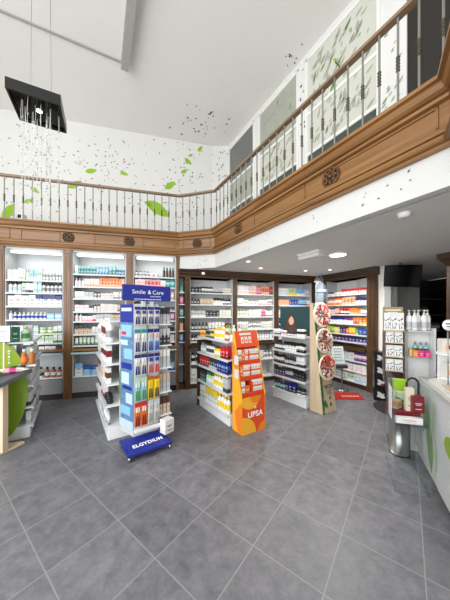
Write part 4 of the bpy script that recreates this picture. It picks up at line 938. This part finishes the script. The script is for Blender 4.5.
t = tag(MB().box(-.1, .1, -.05, .05, 0, .27).build('kraft_box', M['kraft'], None, (*at(RKO, dK, .1, .19), 1.3605), kr), 'brown kraft box standing behind the dotted bags on the rack', 'box')
MB().box(-.08, .08, -.052, -.05, .225, .24).box(-.05, .05, -.052, -.05, .2, .21).build('printed_lines', P('cream'), t)
# acrylic shelf unit with pump bottles
t = thing('acrylic_shelf', 'clear acrylic shelf unit with white panels carrying white pump bottles', 'shelf', (*at(RKO, dK, .225, .0), 0), kr)
for z in (1.36, 1.06): MB().box(.006, .224, 0, .2, z - .012, z).build('shelf', M['plexi'] if z < 1.3 else P('palegrey'), t)
MB().box(.0, .29, .20, .21, .03, 1.38).build('back_panel', P('white'), t)
MB().box(.224, .23, 0, .2, .03, 1.36).build('side_panel', M['plexi'], t)
MB().box(.0, .006, 0, .2, .03, 1.36).build('side_panel', M['plexi'], t)
MB().box(0, .23, 0, .21, 0, .03).build('base', M['shelfwhite'], t)
AO = at(RKO, dK, .225, .0)
ax = lambda x, y: at(AO, dK, x, y)
for k in range(5):
    t = thing('soap_bottle', f'{ORD[k]} white pump bottle from the left on the acrylic shelf top', 'bottle', (*ax(.03 + k * .042, .05 + .07 * ((k + 1) % 2)), 1.3605), kr + random.uniform(-.6, .3), 'pump bottles on the acrylic shelf')
    MB().lathe([(.026, 0), (.028, .006), (.028, .14), (.022, .165), (.011, .172), (.011, .18)], 16).build('bottle_body', P('white'), t)
    MB().lathe([(.0285, .03), (.0287, .031), (.0287, .095), (.0285, .096)], 16).build('printed_label', P('palegrey'), t)
    MB().lathe([(.013, .178), (.013, .196), (.005, .198), (.005, .22), (.011, .22), (.011, .232)], 12).box(-.004, .004, -.04, 0, .222, .231).build('pump', P('offwhite'), t)
for k, c in enumerate(('orange', 'magenta', 'magenta', 'yellow')):
    item('carton', (c, c, 'white'), .05, .05, .075, 'plain', (*ax((.075, .128, .182, .05)[k], (.04, .04, .04, .1)[k]), 1.061), kr, ('orange pouch on middle acrylic shelf next to the pink ones', 'pink pouch beside the orange one on the middle acrylic shelf', 'pink pouch farther from the orange one on middle acrylic shelf', 'yellow pouch behind the orange one on middle acrylic shelf')[k])
for k in range(3):
    item('bottle', ('paleteal', 'charcoal', 'grey'), .045, .045, .16, '', (*ax(.09 + k * .05, .15), 1.061), kr, f'{ORD[k]} pale bottle at the back of the middle acrylic shelf', 'back bottles on the acrylic shelf')
# counter
CO = (2.08, 2.55); dCt = norm((-.447, -.894)); cr = ang(dCt)
ctn = thing('counter', 'white service counter with green leaf panel and rounded worktop', 'counter', (CO[0], CO[1], 0), cr)
# local x runs towards the camera along the front, local y goes behind the front
MB().box(0, .60, .0, .02, .06, .88).build('leaf_panel', M['cabwhite'], ctn)
MB().box(0, .60, .02, .5, .06, .88).build('display_body', M['cabwhite'], ctn)
MB().box(.60, 1.9, -.006, .55, .06, .92).build('front_panel', M['cabwhite'], ctn, bevel=.004)
MB().box(0, 1.9, .04, .5, 0, .06).build('plinth', M['plinth'], ctn)
top = [(1.9, -.045), (1.9, .6), (.55, .6)] + [(.56 + .16 * math.cos(a), .11 + .16 * math.sin(a)) for a in [PI - .2 + (PI / 2 + .2) * k / 12 for k in range(13)]] + [(.75, -.045)]
MB().prism(top, .92, .97).build('worktop', P('offwhite', .3), ctn, bevel=.008)
b = MB()
for x, z, ln_, a, m in ((.37, .40, .62, 1.78, 0), (.22, .52, .34, 1.35, 0), (.45, .6, .36, 1.35, 1), (.12, .25, .3, 1.75, 1), (.53, .3, .3, 1.6, 1)):
    leaf(b, x, z, ln_, a, m, -.003, .13)
b.build('leaf_print', [M['leafgreen'], P('palegreen')], ctn)
b = MB(); pts = [(.90 + .12 * math.cos(2 * PI * k / 32), .55 + .08 * math.sin(2 * PI * k / 32)) for k in range(32)]
MB().xz(pts, -.014, -.006).build('lime_oval', M['limepanel'], ctn)
# tiered stand on the counter with boxes
cp = lambda x, y: at(CO, dCt, x, y)
px, py = cp(.535, .10)
t = thing('tier_stand', 'white two-tier stand for boxes on the rounded counter end', 'stand', (px, py, .97), -.25)
MB().prism([(-.07, -.05), (-.04, -.08), (.15, -.06), (.15, .08), (-.06, .08), (-.085, .0)], .03, .044).build('lower_tier', P('white'), t)
MB().prism([(-.085, -.05), (-.05, -.07), (.15, -.05), (.15, .08), (-.07, .08), (-.1, .01)], .235, .25).build('upper_tier', P('white'), t)
MB().box(-.05, .14, .08, .09, 0, .36).box(-.05, .14, -.02, .08, 0, .03).build('back_panel', P('white'), t)
for k, (dx, dy, z, w, hh) in enumerate(((-.02, -.02, .0445, .085, .125), (.09, .0, .0445, .1, .13), (-.03, .0, .2505, .09, .12), (.085, .01, .2505, .1, .12))):
    c, s_ = math.cos(-.25), math.sin(-.25)
    bx = thing('gift_box', ('cream patterned gift box on the lower tier nearest the rounded counter end', 'cream patterned gift box on lower tier next to the picture edge', 'cream patterned gift box on the upper tier nearest the bottles', 'cream patterned gift box on upper tier next to the picture edge')[k], 'box', (px + dx * c - dy * s_, py + dx * s_ + dy * c, .97 + z), -.25, 'gift boxes on the counter stand')
    MB().box(-w / 2, w / 2, -.03, .03, 0, hh).build('carton_body', P('offwhite'), bx)
    b = MB(); b.box(-w * .35, w * .35, -.0312, -.03, hh * .15, hh * .8, 0); leaf(b, 0, hh * .45, hh * .6, 1.2, 1, -.0325, .3); leaf(b, .01, hh * .4, hh * .4, 2.2, 2, -.033, .3)
    b.build('front_print', [P('cream'), P('peach'), P('brown')], bx)
px, py = cp(.66, .05)
t = thing('round_sign', 'round white sign with dark lettering on a rod above the counter boxes', 'sign', (px, py, .97), -.3)
MB().tube([(0, .01, 0), (0, .01, .46)], .004, 8).build('rod', M['steel'], t)
b = MB(); b.lathe([(.045, 0), (.045, .006)], 28); b.v = [(x, -z, y + .493) for x, y, z in b.v]; b.build('disc', P('white'), t)
MB().box(-.025, .025, -.0075, -.006, .498, .508).box(-.02, .015, -.0075, -.006, .478, .485).build('printed_lines', M['text'], t)
px, py = cp(.72, .06)
t = tag(MB().box(-.05, .12, -.06, .02, 0, .006).build('leaflet', P('beige'), None, (px, py, .9705), ang(dCt)), 'tan leaflet lying on the rounded counter edge', 'leaflet')
# acrylic promotion case
case = [(1.483, 2.067), (1.735, 2.0), (1.935, 2.42), (1.74, 2.57)]
t = thing('acrylic_case', 'clear acrylic floor case filled with red packs beside the counter', 'display case')
th = .006
for i, (a, c) in enumerate(zip(case, case[1:] + case[:1])):
    d_ = norm((c[0] - a[0], c[1] - a[1])); n_ = (-d_[1], d_[0]); 
    MB().prism([a, c, (c[0] + n_[0] * th, c[1] + n_[1] * th), (a[0] + n_[0] * th, a[1] + n_[1] * th)], 0, .98 if i != 1 else .9).build('clear_wall', M['plexi'], t)
cx_, cy_ = sum(p[0] for p in case) / 4, sum(p[1] for p in case) / 4
ins = [(cx_ + (p[0] - cx_) * .95, cy_ + (p[1] - cy_) * .95) for p in case]
MB().prism(ins, .575, .59).build('clear_shelf', M['plexi'], t)
t = thing('red_box', 'long dark red box lying in the clear acrylic case', 'box', (1.735, 2.235, .592), -.22)
MB().box(-.14, .055, -.08, .12, 0, .07).build('carton_body', flat('deep_red_card', (130, 34, 36), .5), t, bevel=.004)
MB().box(-.14, -.03, -.082, -.08, .01, .06).build('front_print', P('darkred'), t)
for lab, kind, c, w, dp, hh, x, y, z, rz, st_ in (('flat white carton with red marks in front inside the acrylic case', 'carton', ('white', 'offwhite', 'red'), .2, .035, .055, 1.615, 2.085, .5915, -.24, 'plain'),
        ('upright white carton on top of the red box in acrylic case', 'carton', ('cream', 'offwhite', 'grey'), .065, .045, .21, 1.70, 2.19, .6615, -.3, 'plain'),
        ('tan carton lying beside the upright carton in acrylic case', 'carton', ('tan', 'beige', 'brown'), .09, .06, .07, 1.63, 2.26, .6615, .5, 'band'),
        ('lime carton standing at the back of the acrylic case', 'carton', ('offwhite', 'lime', 'white'), .11, .06, .29, 1.79, 2.43, .5915, -.4, 'top'),
        ('charcoal bottle beside the lime carton in acrylic case', 'bottle', ('charcoal', 'grey', 'black'), .06, .06, .22, 1.835, 2.37, .5915, 0, ''),
        ('dark red carton at the counter side of acrylic case', 'carton', ('darkred', 'darkred', 'palepink'), .09, .06, .15, 1.738, 2.15, .6615, -.2, 'mid'),
        ('green leafy carton behind tan carton in acrylic case', 'carton', ('green', 'palegreen', 'white'), .08, .05, .13, 1.72, 2.31, .6615, -.2, 'top')):
    item(kind, c, w, dp, hh, st_, (x, y, z), rz, lab, 'packs in the acrylic case')
t = tag(MB().tube([(0, 0, 0), (0, 0, .22)] + [(.05 - .05 * math.cos(a), 0, .22 + .06 * math.sin(a)) for a in [PI * k / 10 for k in range(1, 11)]] + [(.1, 0, 0)], .009, 10).build('carry_strap', P('black'), None, (1.735, 2.265, .6615), -.2), 'black looped strap rising above the packs in the acrylic case', 'strap')
t = thing('price_card', 'white price card fixed to the acrylic case facing the aisle', 'sign', (1.475, 2.085, .62), math.atan2(2.58 - 2.067, 1.74 - 1.483) + PI)
MB().box(-.17, -.03, -.006, -.003, 0, .28).build('card', P('white'), t)
b = MB()
for k in range(6): b.box(-.15, -.06, -.0075, -.006, .04 + k * .035, .048 + k * .035)
b.build('printed_lines', P('sky'), t)
t = thing('waste_bin', 'brushed steel cylindrical bin on the floor beside the counter', 'bin', (1.945, 2.645, 0))
MB().lathe([(.1, .0), (.1, .015), (.098, .015), (.098, .53), (.1, .53), (.1, .56), (.09, .56), (.09, .54)], 28).build('bin_body', M['steel'], t)
MB().lathe([(.102, 0), (.102, .014)], 28).build('bin_foot', M['plinth'], t)
t = tag(MB().lathe([(.42, 0), (.42, .012), (.40, .016)], 40).build('dark_floor_disc', M['plinth'], None, (2.86, 3.78, 0)), 'dark round disc lying flat on the tiles below the television', 'plate')  # dark round disc laid flat on the floor

# ------------------------------------------------------------------ fittings under the gallery
def on_soffit(u, v):
    Y = 237 * (ZS - CAMH) / (312 - v); return ((u - 225) / 237 * Y, Y)
x, y = on_soffit(338, 254)
t = thing('ceiling_light', 'large round white ceiling light beside the emergency fitting', 'light', (x, y, ZS))
MB().lathe([(.125, -.018), (.125, 0)], 32).build('light_rim', P('white'), t)
MB().lathe([(.112, -.021), (.112, -.0185)], 32).build('diffuser', M['led'], t)
x, y = on_soffit(310.5, 252.5)
t = thing('emergency_light', 'white rectangular emergency light block fixed under the gallery', 'light', (x, y, ZS), ang(dR) + PI)
MB().box(-.19, .19, -.07, .07, -.03, 0).build('mount', P('white'), t, bevel=.008)
MB().box(-.18, .18, -.06, .06, -.085, -.03).build('diffuser', flat('clear_ribbed_cover', (226, 222, 214), .15), t, bevel=.014)
MB().box(-.05, .05, -.051, .051, -.07, -.035).build('tube_holder', P('palepink'), t)
for k, (u, v) in enumerate(((248.4, 261), (260.7, 267.8), (305.5, 270.4), (330, 269.5))):
    x, y = on_soffit(u, v)
    t = thing('spotlight', f'small recessed spotlight under the gallery, {ORD[k]} from the left', 'light', (x, y, ZS), 0, 'recessed spots under the gallery')
    MB().lathe([(.045, -.008), (.045, 0)], 20).build('spot_rim', P('white'), t)
    MB().lathe([(.03, -.012), (.03, -.0085)], 16).build('spot_lens', M['spot'], t)
    l = bpy.data.lights.new('spot', 'SPOT'); l.energy = 32; l.spot_size = 2.7; l.spot_blend = .8; l.shadow_soft_size = .05; l.color = (1, .95, .88)
    lo = bpy.data.objects.new('spot_lamp', l); C.objects.link(lo); lo.location = (x, y, ZS - .03)
x, y = on_soffit(404, 213)
t = thing('smoke_detector', 'small round white smoke detector under the gallery near white band', 'detector', (x, y, ZS))
MB().lathe([(.035, -.04), (.045, -.025), (.05, -.012), (.05, 0)], 24).build('detector_body', P('white'), t)
MB().lathe([(.012, -.046), (.012, -.04)], 12).build('detector_grille', P('grey'), t)
px, py = -.41, 4.53
t = thing('hanging_sensor', 'small white sensor box hanging under the gallery corner', 'sensor', (px, py, 2.3))
MB().box(-.03, .03, -.02, .02, -.05, .05).build('sensor_body', P('white'), t, bevel=.006)
MB().tube([(0, 0, .05), (0, 0, ZS - 2.3)], .005, 6).build('rod', M['steel'], t)
MB().lathe([(.012, 0), (.012, .004)], 12).build('lens', M['screen'], t); t.children[-1].rotation_euler = (PI / 2, 0, 0); t.children[-1].location = (0, -.02, .0)
t = thing('hanging_decoration', 'pale blue bottle-shaped hanging decoration in the corner under gallery', 'decoration', (2.12, 5.22, 1.78))
MB().lathe([(.08, 0), (.13, .03), (.135, .1), (.1, .2), (.11, .28), (.09, .36), (.05, .42), (.03, .48), (.045, .5), (.045, .55), (.02, .58)], 20).build('bottle_shape', M['bluefilm'], t)
MB().lathe([(.111, .22), (.112, .23), (.112, .27), (.111, .28)], 20).build('printed_band', P('sky'), t)
MB().tube([(0, 0, .57), (0, 0, ZS - 1.78)], .003, 6).build('string', M['wire'], t)

# ------------------------------------------------------------------ light
w = bpy.data.worlds.new('daylight'); bpy.context.scene.world = w; w.use_nodes = True
bg = w.node_tree.nodes['Background']; bg.inputs[0].default_value = (.97, .985, 1, 1); bg.inputs[1].default_value = .6
def area(name, loc, rot, sx, sy, e, col=(1, 1, 1)):
    l = bpy.data.lights.new(name, 'AREA'); l.shape = 'RECTANGLE'; l.size = sx; l.size_y = sy; l.energy = e; l.color = col
    o = bpy.data.objects.new(name, l); C.objects.link(o); o.location = loc; o.rotation_euler = rot
    return o
area('shopfront_daylight', (-2.9, -1.6, 2.7), (math.radians(94), 0, math.radians(-28)), 5.5, 4.8, 300, (.97, .985, 1))
for s0, s1 in ((-2.93, -2.05), (-1.907, -.996), (-.87, -.06)):
    px, py = at(K1, dL, (s0 + s1) / 2, .07); area('cabinet_lamp', (px, py, 2.58), (0, 0, ang(dL)), s1 - s0 - .15, .06, 0.8)
x, y = on_soffit(338, 254); area('round_light', (x, y, ZS - .03), (0, 0, 0), .2, .2, 20, (1, .98, .94))
l = bpy.data.lights.new('lamp_spot', 'SPOT'); l.energy = 5; l.spot_size = 1.6; l.shadow_soft_size = .04
lo = bpy.data.objects.new('lamp_spot', l); C.objects.link(lo); lo.location = (ctr[0], ctr[1], zl + .005)

# ------------------------------------------------------------------ camera and view
cam = bpy.data.cameras.new('camera'); cam.sensor_fit = 'HORIZONTAL'; cam.sensor_width = 36; cam.lens = 36 * 237 / 450; cam.shift_y = 12 / 450; cam.clip_start = .05
co = bpy.data.objects.new('camera', cam); C.objects.link(co); co.location = (0, 0, CAMH); co.rotation_euler = (PI / 2, 0, 0)
sc = bpy.context.scene; sc.camera = co
sc.view_settings.view_transform = 'Standard'; sc.view_settings.look = 'None'; sc.view_settings.gamma = 1; sc.view_settings.exposure = 0.48; sc.view_settings.use_curve_mapping = False
